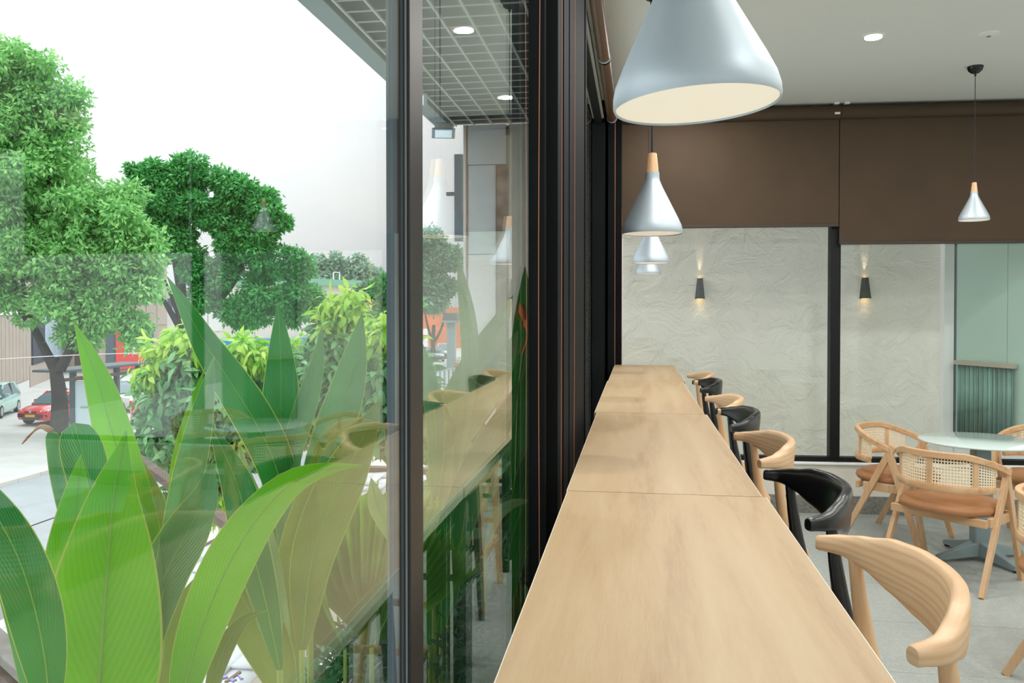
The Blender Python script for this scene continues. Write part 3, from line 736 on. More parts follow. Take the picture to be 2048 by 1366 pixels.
# end wall beyond the canopy
ew = struct(empty('wall_end', (0, 6.46, 0)))
def ewb(name, x0, x1, z0, z1, y0, y1, m_, bevel=.002): return MB().box(x0, x1, y0, y1, z0, z1).build(name, m_, ew, bevel=bevel)
ewb('core', -1.355, XG-.05, -3.7, 3.02, .03, .16, M['cream'], 0)
ewb('edge_trim', -1.365, -1.343, -3.7, 3.02, -.01, .30, M['outwhite'])
ewb('rusty_strip', -1.343, -1.328, 1.9, 3.02, -.004, .03, M['orangeline'], 0)
ewb('wall_panel', -1.328, -1.02, 2.705, 3.02, -.006, .03, M['panelblue'])
ewb('wall_panel', -1.328, -1.105, 1.995, 2.70, 0, .03, M['panelblue'])
ewb('wall_panel', -1.328, -1.105, .9, 1.99, 0, .03, M['outwhite'])
ewb('wall_panel', -1.328, -1.105, -.3, .895, 0, .03, M['outwhite'])
ewb('concrete_strip', -1.103, -1.003, -.3, 2.70, .012, .03, M['stain'])
ewb('cream_panel', -1.0, -.34, -.3, 3.02, 0, .03, M['cream'])
ewb('bracket', -1.02, -.995, 2.93, 3.0, -.02, 0, M['blackplastic'])
# neighbour's projecting sign board
sg = tag(empty('projecting_sign', (-1.475, 6.7, 0)), 'thin dark grey projecting sign board beyond the white wall edge', 'sign')
MB().box(-.02, .05, 0, .05, 2.12, 2.84).build('board', M['bluegrey'], sg, bevel=.004)
MB().box(-.09, -.02, .01, .04, 2.5, 2.53).box(.05, .12, .01, .04, 2.3, 2.33).build('bracket', M['bluegrey'], sg)
# floodlights
def flood(loc, rz, label):
    f = tag(empty('floodlight', loc, rz), label, 'floodlight', 'white floodlights on the canopy edge')
    f.rotation_euler = (R(-32), 0, rz)
    MB().rings([[(-.075, -.05, -.035), (.075, -.05, -.035), (.075, .05, -.02), (-.075, .05, -.02)], [(-.055, -.03, .035), (.055, -.03, .035), (.055, .03, .04), (-.055, .03, .04)]]).build('housing', M['outwhite'], f, bevel=.004)
    MB().rings([[(-.085, -.06, -.045), (.085, -.06, -.045), (.085, .06, -.028), (-.085, .06, -.028)], [(-.085, -.06, -.036), (.085, -.06, -.036), (.085, .06, -.019), (-.085, .06, -.019)]]).build('bezel', M['alu'], f, bevel=.002)
    MB().quad((-.062, -.045, -.0455), (.062, -.045, -.0455), (.062, .045, -.034), (-.062, .045, -.034)).build('glass', M['floodglass'], f)
    MB().tube([(-.06, 0, .01), (-.06, 0, .07), (.06, 0, .07), (.06, 0, .01)], .005, 6).build('yoke', M['alu'], f)
    MB().tube([(0, 0, .07), (.0, .05, .10), (.0, .09, .13)], .007, 6).build('arm', M['alu'], f)
    return f
flood((-1.42, 6.0, 2.885), R(15), 'small white floodlight hanging at the far end of the canopy edge')
flood((-1.36, 4.95, 2.87), R(15), 'small white floodlight on the canopy edge half hidden by the window mullion')

# ================================================================== STREET
G = -3.7
struct(MB().box(-80, 30, -12, 160, G-.3, G-.12).build('ground', M['paving']))
struct(MB().box(-19, -10.6, -12, 150, G-.12, G-.10).build('floor_road', M['asphalt']))
struct(MB().box(-80, -19.3, -12, 150, G-.12, G).build('floor_pavement_far', M['paving']))
struct(MB().box(-10.3, -1.6, -12, 150, G-.12, G).build('floor_pavement_near', M['paving']))
kf = struct(empty('trim_kerb')); 
kb = MB().box(-.15, .15, 0, .98, -.14, .015).mesh('kerb_stone', M['kerb'])
for i in range(46): link('kerb_stone', kb, kf, (-19.15, 12 + i, G))
for i in range(24): link('kerb_stone', kb, kf, (-10.45, 8 + i, G))
lm = struct(empty('trim_lane')); lb = MB().box(-.06, .06, 0, 1.4, 0, .004).mesh('lane_dash', M['lane'])
for i in range(12): link('lane_dash', lb, lm, (-14.4, 20.4 + i*5.2, G-.1))
cab = tag(MB().tube([(-14.8, y, G-.094) for y in range(6, 30, 2)], .018, 6).build('street_cable', M['cord']), 'thin black cable lying along the grey road', 'cable')

# buildings -------------------------------------------------
def wallbox(mb, a, b, z0, z1, th=.4):
    a = Vector((a[0], a[1], 0)); b = Vector((b[0], b[1], 0)); d = (b-a).normalized(); n_ = Vector((-d.y, d.x, 0))
    mb.rings([[a+Vector((0,0,z0)), b+Vector((0,0,z0)), b+n_*th+Vector((0,0,z0)), a+n_*th+Vector((0,0,z0))], [a+Vector((0,0,z1)), b+Vector((0,0,z1)), b+n_*th+Vector((0,0,z1)), a+n_*th+Vector((0,0,z1))]]); return mb
def facade(a, b, n_off=0.0):
    a = Vector((a[0], a[1], 0)); b = Vector((b[0], b[1], 0)); d = (b-a).normalized(); nn = Vector((-d.y, d.x, 0))
    def f(s0, s1, z0, z1, off, th, name, m_, par, bevel=0):
        q = MB(); p0 = a + d*s0 - nn*off; p1 = a + d*s1 - nn*off; wallbox(q, p0, p1, z0, z1, th); return q.build(name, m_, par, bevel=bevel)
    return f, (b-a).length
B1 = tag(empty('shop_building'), 'beige clad shop building across the road behind the red car', 'building')
ga = onz(35, 813, G); gb = onz(86, 787, G); dd = (gb-ga).normalized(); ga = ga - Vector((-dd.y, dd.x, 0))*-1.6; A0 = ga - dd*14; A1 = ga + dd*52
f, Ln_ = facade(A0, A1)
f(0, Ln_, G, 9, 0, 8, 'wall', M['beigeclad'], B1)
for i in range(26):
    s0 = 1.0*i + .05
    f(s0, s0+.9, G+.6, 1.2, .06, .05, 'cladding_panel', M['beigeclad'], B1)
f(0, 24, 1.25, 2.6, .1, .1, 'sign_band', M['signwhite'], B1)
f(0, 26, G, G+.55, .05, .05, 'plinth', M['paleclad'], B1)
f(27.0, 31.5, -2.2, 1.1, .12, .12, 'dark_poster', M['posterdark'], B1)
f(31.5, 64, -2.2, 1.3, .10, .1, 'pale_poster', M['posterblue'], B1)
f(41, 44, -1.3, .9, .16, .05, 'poster_stripe', M['posterdark'], B1)
f(26.3, 66, G, -2.25, .05, .05, 'plinth', M['beigeclad'], B1)
B1b = tag(empty('sign_building'), 'beige shop block with a red and white sign behind the bus shelter', 'building')
def onzc(px, zc): 
    p_ = P(px, 620, zc); return (p_.x, p_.y)
f, Ln_ = facade(onzc(196, 68), onzc(334, 72))
f(0, Ln_, G, 7.5, 0, 6, 'wall', M['beigeclad'], B1b)
f(.6, Ln_-1.2, -3.3, -.2, .1, .1, 'shop_window', M['wincol'], B1b)
for i in range(6): f(.3 + i*.9, .3 + i*.9+.82, 0.3, 7.4, .05, .05, 'cladding_panel', M['beigeclad'], B1b)
f(1.3, 3.6, -3.4, -.1, .2, .1, 'red_sign', M['posterred'], B1b)
f(2.0, 2.35, -2.2, -.5, .26, .06, 'white_letter', M['signwhite'], B1b); f(2.7, 3.0, -2.2, -.5, .26, .06, 'white_letter', M['signwhite'], B1b)
B2 = tag(empty('blue_sign_building'), 'white low building with a blue sign band behind the middle tree', 'building')
f, Ln_ = facade(onzc(332, 74), onzc(668, 84))
f(0, Ln_, G, 3.4, 0, 8, 'wall', mat('pinkish_render', (208, 198, 192), .8), B2)
f(0, 3.6, -.9, 3.6, .12, .12, 'pale_panel', M['paleclad'], B2)
for i in range(7): f(.1 + i*.5, .5 + i*.5, 1.6, 2.6, .18, .06, 'window', M['wincol'], B2)
f(0, 13.5, -3.0, -1.2, .3, .3, 'blue_sign', M['signblue'], B2)
f(1.0, 3.2, 4.0, 5.6, .3, .3, 'blue_sign', M['signblue'], B2)
f(8.8, 12.2, -3.6, -2.2, .4, .1, 'white_banner', M['signwhite'], B2)
f(3.7, 4.9, -.4, 2.0, .12, .1, 'shutter', M['paleclad'], B2); f(5.4, 7.0, .2, 2.2, .12, .1, 'shutter', M['paleclad'], B2)
f(11.2, 16.5, -3.6, -2.7, .7, .2, 'white_wall', M['signwhite'], B2)
B3 = tag(empty('green_roof_building'), 'long cream building with a green roof edge and small rooftop frame', 'building')
f, Ln_ = facade(onzc(612, 90), onzc(800, 104))
f(-3, Ln_, G, 4.3, 0, 12, 'wall', mat('cream_wall', (214, 206, 190), .8), B3)
f(-3.2, Ln_, 4.3, 5.0, .5, 12.6, 'roof', M['roofgreen'], B3)
f(4.2, 4.3, 5.0, 5.9, .1, .1, 'rooftop_frame', M['signwhite'], B3); f(5.2, 5.3, 5.0, 5.9, .1, .1, 'rooftop_frame', M['signwhite'], B3); f(4.2, 5.3, 5.8, 5.9, .1, .1, 'rooftop_frame', M['signwhite'], B3)
for i in range(5): f(.8 + i*2.2, 2.0 + i*2.2, -.6, .6, .05, .06, 'window', M['wincol'], B3)
f(-2, 6, -3.4, -1.5, .3, .2, 'blue_hoarding', M['signblue'], B3)
B4 = tag(empty('orange_shop'), 'orange fronted shop far down the street, seen through the narrow pane', 'building')
f, Ln_ = facade(onzc(800, 104), onzc(960, 118))
f(0, Ln_, G, 1.9, 0, 8, 'wall', M['orange'], B4)
f(0, 5.2, G+.4, -.9, .2, .2, 'white_shopfront', M['signwhite'], B4)
f(0, 5.2, -1.9, -1.7, .3, .2, 'red_stripe', M['posterred'], B4)

# trees ------------------------------------------------------
rng = np.random.default_rng(11)
def foliage(name, centres, radii, n_, ll, lw_, m_, parent, droop=.35, seed=1, out_bias=.8, shape=4, inner=.3):
    r = np.random.default_rng(seed)
    C = np.array(centres); Rr = np.array(radii); wgt = Rr**2/np.sum(Rr**2); idx = r.choice(len(C), n_, p=wgt)
    d = r.normal(size=(n_, 3)); d /= np.linalg.norm(d, axis=1)[:, None]
    rad = Rr[idx]*(inner + (1.04-inner)*r.random(n_)**.5)
    far_ = r.random(n_) < .10; rad = np.where(far_, rad*(1 + .45*r.random(n_)), rad)
    p = C[idx] + d*rad[:, None]*np.array([1, 1, .8])
    t = d*out_bias + r.normal(size=(n_, 3))*.55; t[:, 2] -= droop; t /= np.linalg.norm(t, axis=1)[:, None]
    s = np.cross(t, r.normal(size=(n_, 3))*.5 + d + np.array([0, 0, .6])); s /= (np.linalg.norm(s, axis=1)[:, None]+1e-9)
    nn = np.cross(s, t); k = ll*(.6+.7*r.random(n_))[:, None]; wv = lw_*(.7+.6*r.random(n_))[:, None]
    if shape == 4:
        V = np.stack([p, p + t*k*.45 + s*wv*.5 - nn*k*.06, p + t*k - nn*k*.1, p + t*k*.45 - s*wv*.5 - nn*k*.06], 1)
        Fc = (np.arange(n_)[:, None]*4 + np.array([0, 1, 2, 3])).astype(np.int32); q = 4; faces = [Fc]
        tri = np.concatenate([Fc[:, [0, 1, 2]], Fc[:, [0, 2, 3]]])
    else:
        V = np.stack([p, p + t*k*.3 + s*wv*.42, p + t*k*.65 + s*wv*.42 - nn*k*.08, p + t*k - nn*k*.22, p + t*k*.65 - s*wv*.42 - nn*k*.08, p + t*k*.3 - s*wv*.42, ], 1)
        V[:, [1, 2, 4, 5]] += (nn*wv*.18)[:, None, :]
        Fc = (np.arange(n_)[:, None]*6).astype(np.int32); tri = np.concatenate([Fc + np.array(a) for a in ((0, 1, 5), (1, 2, 5), (2, 4, 5), (2, 3, 4))])
        # keep the fold along the midrib simple
    me = bpy.data.meshes.new(name); V = V.reshape(-1, 3); me.vertices.add(len(V)); me.vertices.foreach_set('co', V.ravel())
    nf = len(tri); me.loops.add(nf*3); me.loops.foreach_set('vertex_index', tri.astype(np.int32).ravel())
    me.polygons.add(nf); me.polygons.foreach_set('loop_start', np.arange(nf, dtype=np.int32)*3); me.polygons.foreach_set('loop_total', np.full(nf, 3, dtype=np.int32))
    me.update(calc_edges=True); me.materials.append(m_)
    o = bpy.data.objects.new(name, me); COL.objects.link(o); o.parent = parent; o['kind'] = 'stuff'; return o
def blobs(discs, zc, sub_r, dens, seed, depth=.8):
    r = random.Random(seed); cs = []; rs = []
    for (px, py, rp) in discs:
        R_ = rp/F*zc; c = P(px, py, zc); k = max(3, int(dens*(R_/sub_r)**2))
        for _ in range(k):
            v = Vector((r.gauss(0, 1), r.gauss(0, 1), r.gauss(0, 1))).normalized()*(R_ - sub_r*.7)*r.random()**.4
            v.y *= depth; v *= (1 + (.28*r.random() if r.random() < .3 else 0)); cs.append(tuple(c+v)); rs.append(sub_r*r.uniform(.45, 1.2))
    return cs, rs
def limb(pxs, zc, r0, r1, parent, name='branch', n_=14):
    pts = spline([P(x, y, zc + dz) for (x, y, dz) in pxs], n_)
    MB().tube(pts, [r0 + (r1-r0)*i/(n_-1) for i in range(n_)], 9).build(name, M['bark'], parent, smooth=True)
def tree(name, label, zc, discs, base, trunk, nleaf, ll, lw_, m_, sub=.9, dens=2.0, seed=1, r0=.3, branches=(), group='trees along the street'):
    b = onz(base[0], base[1], G) if base[2] is None else Vector(base[2])
    t = tag(empty(name), label, 'tree', group)
    cs, rs = blobs(discs, zc, sub, dens, seed); foliage('foliage', cs, rs, nleaf, ll, lw_, m_, t, seed=seed)
    limb(trunk, zc, r0, r0*.55, t, 'trunk')
    for br in branches: limb(br, zc, r0*.55, r0*.12, t)
    return t
tree('street_tree', 'tall light green street tree at the far left, above the red car', 31.5,
     [(20, 190, 120), (90, 210, 85), (-70, 250, 170), (60, 330, 150), (-60, 450, 190), (130, 420, 120), (200, 470, 120), (250, 520, 85), (90, 540, 120), (200, 580, 110), (285, 480, 58), (285, 580, 62), (150, 650, 70), (250, 660, 52), (-40, 570, 110), (140, 190, 35), (150, 250, 28), (240, 400, 60), (300, 520, 50), (20, 110, 50), (60, 140, 40)],
     (118, 868, None), [(118, 872, 0), (119, 800, 0), (112, 745, 0), (108, 715, 0)], 105000, .24, .11, M['tree_a'], .55, 2.6, 3, .36,
     [[(108, 735, 0), (80, 680, .2), (55, 620, .3), (40, 520, .5)], [(112, 745, 0), (135, 710, -.3), (150, 660, -.5), (170, 580, -.5)], [(60, 640, .2), (38, 610, .2), (25, 540, 0)], [(120, 740, .2), (150, 690, .5), (190, 640, .8)], [(60, 560, .3), (90, 470, .3), (100, 330, 0)]])
tree('street_tree', 'dark green spreading street tree in the middle of the view', 46,
     [(285, 345, 42), (300, 420, 58), (455, 375, 42), (545, 440, 42), (300, 350, 45), (350, 345, 42), (390, 350, 42), (350, 420, 70), (410, 430, 60), (480, 372, 42), (510, 400, 50), (530, 430, 40), (460, 450, 65), (500, 480, 60), (370, 500, 50), (400, 540, 42), (450, 545, 45), (540, 530, 55), (590, 540, 45), (520, 600, 60), (580, 610, 55), (480, 620, 45), (400, 600, 40), (340, 470, 50), (615, 590, 35)],
     (372, 745, None), [(374, 760, 0), (372, 700, 0), (366, 620, 0), (362, 560, 0)], 90000, .30, .14, M['tree_b'], .6, 2.4, 5, .42,
     [[(368, 668, 0), (345, 630, 0), (322, 590, 0), (312, 560, 0)], [(370, 650, 0), (350, 610, .3), (330, 560, .3)], [(366, 640, 0), (405, 590, 0), (440, 540, 0)], [(362, 590, 0), (350, 500, 0), (370, 420, 0)], [(420, 620, 0), (470, 560, 0), (500, 480, 0)]])
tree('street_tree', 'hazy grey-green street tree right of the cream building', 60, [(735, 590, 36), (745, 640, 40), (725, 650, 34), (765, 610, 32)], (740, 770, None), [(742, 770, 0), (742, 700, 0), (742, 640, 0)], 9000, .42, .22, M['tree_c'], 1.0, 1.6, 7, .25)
tree('street_tree', 'dark narrow tree cut off by the window mullion', 44, [(775, 575, 26), (785, 620, 30), (776, 660, 28), (800, 600, 34)], (780, 770, None), [(784, 775, 0), (784, 700, 0), (784, 620, 0)], 12000, .32, .16, M['tree_b'], .7, 2, 8, .22)
tree('street_tree', 'pale hazy street tree seen through the narrow pane beside the mullion', 84, [(880, 520, 38), (860, 500, 30), (845, 560, 50), (890, 570, 36), (905, 520, 24), (870, 610, 40), (830, 600, 50), (862, 482, 16)], (868, 716, None), [(866, 718, 0), (866, 680, 0), (868, 650, 0)], 20000, .5, .25, M['tree_c'], 1.3, 2, 9, .3,
     [[(866, 690, 0), (855, 650, 0), (845, 600, 0)], [(866, 690, 0), (885, 650, 0), (890, 600, 0)]])
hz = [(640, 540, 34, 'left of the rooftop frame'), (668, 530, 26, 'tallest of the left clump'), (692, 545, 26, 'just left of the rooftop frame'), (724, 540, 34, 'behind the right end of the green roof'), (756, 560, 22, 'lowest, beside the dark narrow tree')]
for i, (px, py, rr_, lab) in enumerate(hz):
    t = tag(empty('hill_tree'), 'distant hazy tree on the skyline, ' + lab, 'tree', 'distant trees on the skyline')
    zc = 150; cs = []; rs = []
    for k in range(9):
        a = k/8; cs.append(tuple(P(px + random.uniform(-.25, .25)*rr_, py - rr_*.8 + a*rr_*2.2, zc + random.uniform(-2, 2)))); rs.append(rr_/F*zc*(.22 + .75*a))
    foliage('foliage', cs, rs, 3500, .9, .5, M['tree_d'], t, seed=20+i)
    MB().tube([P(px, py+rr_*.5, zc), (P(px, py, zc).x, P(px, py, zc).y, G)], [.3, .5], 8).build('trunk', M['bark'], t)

# leafy small tree just below the window (young leaves on top)
def bush(name, label, zc, discs, youngs, seed, n1, n2, ll=.17):
    t = tag(empty(name), label, 'tree', 'young-leaved trees below the window')
    cs, rs = blobs(discs, zc, .33, 2.0, seed); foliage('foliage', cs, rs, n1, ll, ll*.36, M['bush_d'], t, seed=seed, shape=6, droop=.5)
    cs, rs = blobs(youngs, zc-.1, .20, 2.4, seed+1); foliage('young_foliage', cs, rs, n2, ll*.95, ll*.32, M['bush_l'], t, seed=seed+1, shape=6, droop=.8, inner=.3)
    c = P(discs[0][0], discs[0][1]+60, zc)
    MB().tube(spline([(c.x, c.y, G), (c.x+.1, c.y, -1.2), (c.x, c.y+.1, c.z)], 8), [.11, .1, .09, .08, .07, .06, .05, .04], 8).build('trunk', M['bark'], t, smooth=True)
    for k in range(7):
        a = k*.9; e = P(discs[k % len(discs)][0], discs[k % len(discs)][1], zc)
        MB().tube(spline([(c.x, c.y, -.9), ((c.x+e.x)/2, (c.y+e.y)/2+.1*math.sin(a), (e.z-.9)/2-.1), tuple(e)], 8), [.05, .045, .04, .035, .03, .025, .02, .012], 6).build('branch', M['bark'], t, smooth=True)
    return t
bush('leafy_tree', 'broad leafy tree with lime young leaves behind the tall leaf blades', 9.5,
     [(380, 780, 85), (352, 800, 56), (430, 820, 90), (350, 880, 58), (420, 900, 90), (500, 880, 80), (480, 800, 70), (560, 860, 60), (400, 960, 60), (600, 820, 40)],
     [(370, 680, 40), (330, 700, 38), (410, 700, 35), (305, 745, 16), (480, 700, 28), (520, 715, 26), (440, 730, 30), (600, 700, 30), (620, 740, 26), (500, 870, 26), (480, 740, 22), (440, 1010, 16)], 31, 9500, 2300)
bush('leafy_tree', 'slim lime-tipped leafy tree right of the upright leaf blade', 9.0,
     [(690, 730, 50), (650, 740, 44), (720, 780, 44), (640, 800, 50), (700, 830, 50), (760, 760, 30), (680, 670, 30)], [(672, 612, 24), (700, 600, 20), (660, 650, 18), (740, 770, 24), (735, 820, 18), (690, 640, 20)], 41, 4200, 900)
bush('leafy_tree', 'lime-tipped leafy tree half hidden by the window mullion', 8.0,
     [(785, 740, 34), (800, 790, 40), (780, 840, 34), (810, 860, 40)], [(775, 665, 18), (790, 680, 20), (768, 700, 12)], 51, 2200, 500)

# cars --------------------------------------------------------
def car(name, body, label, loc, rz, L_=4.0, W=1.74, H=1.5, suv=.0, plate=False, cat='car', group=None):
    c = tag(empty(name, loc, rz), label, cat, group)      # drives towards -Y of its own frame
    hw = W/2; g = .2; bh = .86 + suv; st = []
    prof = [(-L_/2, .45, .62, .80), (-L_/2+.12, .27, .74, .93), (-L_/2+.55, g, .84, .985), (-L_/2+1.15, g, bh+.02, 1.0), (0, g, bh+.05, 1.0), (L_/2-1.0, g, bh+.08, 1.0), (L_/2-.35, g+.04, bh+.08, .97), (L_/2-.06, .35, bh-.02, .93), (L_/2, .42, .72, .86)]
    rings = []
    for (y, z0, z1, k) in prof:
        w_ = hw*k; rings.append([(-w_*.92, y, z0), (-w_, y, z0+.12), (-w_, y, z1-.22), (-w_*.94, y, z1-.05), (-w_*.80, y, z1), (w_*.80, y, z1), (w_*.94, y, z1-.05), (w_, y, z1-.22), (w_, y, z0+.12), (w_*.92, y, z0)])
    MB().rings(rings).build('body', body, c, smooth=True, sharp=38)
    y0, y1, y2, y3 = -L_/2+.95, -L_/2+1.75, L_/2-.75, L_/2-.22
    gz = bh+.02; rings = []
    for (y, z1, k) in ((y0, gz+.02, .86), ((y0+y1)/2, (gz+H)/2+.04, .80), (y1, H-.03, .74), ((y1+y2)/2, H-.02, .75), (y2, H-.06, .72), (y3, gz+.12, .80)):
        w_ = hw*k; wb_ = hw*.95; z0 = gz-.05; rings.append([(-wb_, y, z0), (-(w_+ (wb_-w_)*(1-(z1-z0)/(H-gz))), y, z1-.01), (0, y, z1+.01), ((w_+ (wb_-w_)*(1-(z1-z0)/(H-gz))), y, z1-.01), (wb_, y, z0)])
    MB().rings(rings).build('windows', M['carglass'], c, smooth=True, sharp=30)
    rf = [[(-hw*k, y, z-.035), (-hw*k*.95, y, z), (0, y, z+.02), (hw*k*.95, y, z), (hw*k, y, z-.035)] for (y, z, k) in ((y1-.06, H-.035, .76), ((y1+y2)/2, H, .775), (y2+.02, H-.035, .745))]
    MB().rings(rf).build('roof', body, c, smooth=True, sharp=50)
    for sx in (-1, 1):
        MB().beam((sx*hw*.87, y0+.02, gz), (sx*hw*.755, y1-.02, H-.03), .06, .05).build('pillar', body, c)
        MB().beam((sx*hw*.90, (y1+y2)/2+.1, gz), (sx*hw*.765, (y1+y2)/2+.1, H-.03), .06, .07).build('pillar', M['motodark'], c)
        MB().beam((sx*hw*.88, y3-.05, gz), (sx*hw*.74, y2, H-.05), .07, .16).build('pillar', body, c)
        MB().box(*sorted((sx*hw*.94, sx*(hw+.16))), y0+.35, y0+.5, gz+.02, gz+.17).build('mirror', body, c, bevel=.03)
        MB().rings([[(sx*hw*.62, -L_/2+.02, .60), (sx*hw*.90, -L_/2+.18, .62), (sx*hw*.90, -L_/2+.20, .75), (sx*hw*.58, -L_/2+.04, .70)], [(sx*hw*.62, -L_/2+.1, .60), (sx*hw*.92, -L_/2+.45, .66), (sx*hw*.92, -L_/2+.45, .78), (sx*hw*.58, -L_/2+.14, .73)]]).build('headlamp', M['headlight'], c)
        MB().box(*sorted((sx*hw*.70, sx*hw*.90)), L_/2-.10, L_/2-.02, .72, .88).build('tail_lamp', M['posterred'], c, bevel=.01)
        for yy in (-L_/2+.75, L_/2-.72):
            q = MB(); q.rings([[(sx*(hw-.19+a), yy + r_*math.cos(t_), .32 + r_*math.sin(t_)) for t_ in [2*math.pi*j/20 for j in range(20)]] for (a, r_) in ((0, .30), (.02, .325), (.17, .325), (.195, .29))])
            wh = q.build('wheel', M['tyre'], c, smooth=True, sharp=40)
            q = MB().rings([[(sx*(hw+a), yy + r_*math.cos(t_), .32 + r_*math.sin(t_)) for t_ in [2*math.pi*j/20 for j in range(20)]] for (a, r_) in ((.0, .22), (.012, .20), (.006, .05), (.014, .02))])
            q.build('rim', M['rim'], wh, smooth=True, sharp=40)
    MB().box(-hw*.5, hw*.5, -L_/2-.012, -L_/2+.05, .30, .46).build('lower_grille', M['motodark'], c, bevel=.01)
    MB().box(-hw*.36, hw*.36, -L_/2-.01, -L_/2+.05, .60, .68).build('grille', M['motodark'], c, bevel=.01)
    MB().lathe([(.001, 0), (.06, 0), (.07, -.01)], c=(0, 0, 0), k=16).build('badge', M['chrome'], c).matrix_local = Matrix.Translation((0, -L_/2-.02, .66)) @ Matrix.Rotation(R(90), 4, 'X')
    if plate: MB().box(-.26, .26, -L_/2-.03, -L_/2-.01, .42, .54).build('number_plate', M['plate'], c)
    return c
rc = onz(72, 862, G)
car('hatchback_car', M['carred'], 'red hatchback with a yellow number plate parked behind the tree trunk', (-26.9, 35.3, G), R(-4), 3.65, 1.7, 1.45, .03, True)
gc = onz(28, 832, G); car('small_suv', M['cargreen'], 'mint green small car at the far left edge, rear wheel showing', (-31.75, 36.6, G), R(24), 4.1, 1.8, 1.6, .1)
wc = onz(236, 842, G); car('white_car', M['carwhite'], 'white car parked behind the bus shelter', (-27.2, 39.6, G), R(80), 4.2, 1.75, 1.55, .08)
c1 = onz(866, 722, G); car('silver_car', M['cargrey'], 'silver car parked far down the street beside the bare trunk', (c1.x, c1.y, G), R(25), 4.2, 1.75, 1.45)
c1 = onz(889, 716, G); car('white_van_car', M['carwhite'], 'white car parked beyond the silver one, far down the street', (c1.x, c1.y, G), R(10), 4.0, 1.7, 1.6)

# bus shelter -------------------------------------------------
bs = tag(empty('bus_shelter'), 'grey steel bus shelter with a pale panel on the pavement', 'bus shelter')
s0 = onz(147, 872, G); s1 = onz(193, 872, G); s2 = onz(234, 852, G); s3 = onz(277, 845, G)
zt = 1.05
zt0 = P(147, 752, 32.0).z
dv = (s3-s0); dv.z = 0; dv.normalize()
roofA = s0 - dv*1.1; roofB = s3 + dv*.3; nn = Vector((-dv.y, dv.x, 0)); rz_ = [Vector((roofA.x, roofA.y, -.98)), Vector((roofB.x, roofB.y, -.98))]
q = MB(); q.rings([[rz_[0]-nn*.5, rz_[1]-nn*.5, rz_[1]+nn*1.0, rz_[0]+nn*1.0], [p_+Vector((0, 0, .10)) for p_ in (rz_[0]-nn*.5, rz_[1]-nn*.5, rz_[1]+nn*1.0, rz_[0]+nn*1.0)]])
q.build('roof', M['shelter'], bs, bevel=.02)
q = MB(); q.rings([[rz_[0]-nn*.55+Vector((0,0,-.35)), rz_[1]-nn*.55+Vector((0,0,-.35)), rz_[1]-nn*.5+Vector((0,0,-.35)), rz_[0]-nn*.5+Vector((0,0,-.35))], [p_ for p_ in (rz_[0]-nn*.55+Vector((0,0,-.22)), rz_[1]-nn*.55+Vector((0,0,-.22)), rz_[1]-nn*.5+Vector((0,0,-.22)), rz_[0]-nn*.5+Vector((0,0,-.22)))]])
q.build('fascia_strip', M['rust'], bs)
for p_ in (s0, s2, s3): MB().box(p_.x-.1, p_.x+.1, p_.y-.1, p_.y+.1, G, -.98).build('post', M['shelter'], bs, bevel=.01)
MB().beam((s0.x, s0.y, G+1.25), (s1.x, s1.y, G+1.25), .07, 2.1).build('side_panel', M['adpanel'], bs, bevel=.01)
MB().beam((s0.x, s0.y, G+2.42), (s1.x, s1.y, G+2.42), .09, .18).build('panel_header', M['plate'], bs)
MB().beam((s1.x, s1.y, G), (s1.x, s1.y, G+.5), .12, .12).build('panel_foot', M['shelter'], bs)
a_ = s0.lerp(s1, .35); b_ = s0.lerp(s1, .75)
MB().beam((a_.x-.0, a_.y-.05, G+1.2), (b_.x, b_.y-.05, G+1.2), .03, .07).build('green_stripe', M['roofgreen'], bs)
bb = onz(190, 873, G); MB().box(bb.x-.5, bb.x+.5, bb.y-.25, bb.y+.25, G, G+.12).build('base_block', M['kerb'], bs, bevel=.02)

# people ------------------------------------------------------
def skinmesh(name, chain, m_, parent, sub=1):
    # chain: list of (point, radius, parent index)
    me = bpy.data.meshes.new(name); me.from_pydata([c[0] for c in chain], [(i, c[2]) for i, c in enumerate(chain) if c[2] is not None], [])
    o = bpy.data.objects.new(name, me); COL.objects.link(o); o.parent = parent
    s = o.modifiers.new('skin', 'SKIN'); s.use_smooth_shade = True
    for i, c in enumerate(chain): me.skin_vertices[0].data[i].radius = (c[1], c[1]); me.skin_vertices[0].data[i].use_root = (i == 0)
    ss = o.modifiers.new('subsurf', 'SUBSURF'); ss.levels = sub; ss.render_levels = sub
    me.materials.append(m_); return o
def hand(parent, wrist, d, m_):
    w_ = Vector(wrist); d = Vector(d).normalized(); s_ = d.cross(Vector((0, 0, 1))); s_ = s_.normalized() if s_.length > .1 else Vector((1, 0, 0))
    q = MB()
    for k, (o_, l_) in enumerate(((-.03, .065), (-.01, .078), (.01, .072), (.03, .058))):
        b = w_ + d*.085 + s_*o_; q.tube([b, b + d*l_*.5 + Vector((0, 0, -.006)), b + d*l_ + Vector((0, 0, -.02))], [.010, .009, .007], 6)
    b = w_ + d*.03 - s_*.035; q.tube([b, b + (d - s_*.8).normalized()*.04, b + (d*1.2 - s_*.5).normalized()*.075], [.011, .010, .008], 6)
    q.rings([[w_ + s_*i + Vector((0, 0, j)) for (i, j) in ((-.025, -.014), (.025, -.014), (.025, .014), (-.025, .014))], [w_ + d*.09 + s_*i + Vector((0, 0, j)) for (i, j) in ((-.042, -.012), (.042, -.012), (.042, .012), (-.042, .012))]])
    q.build('hand', m_, parent, smooth=True)
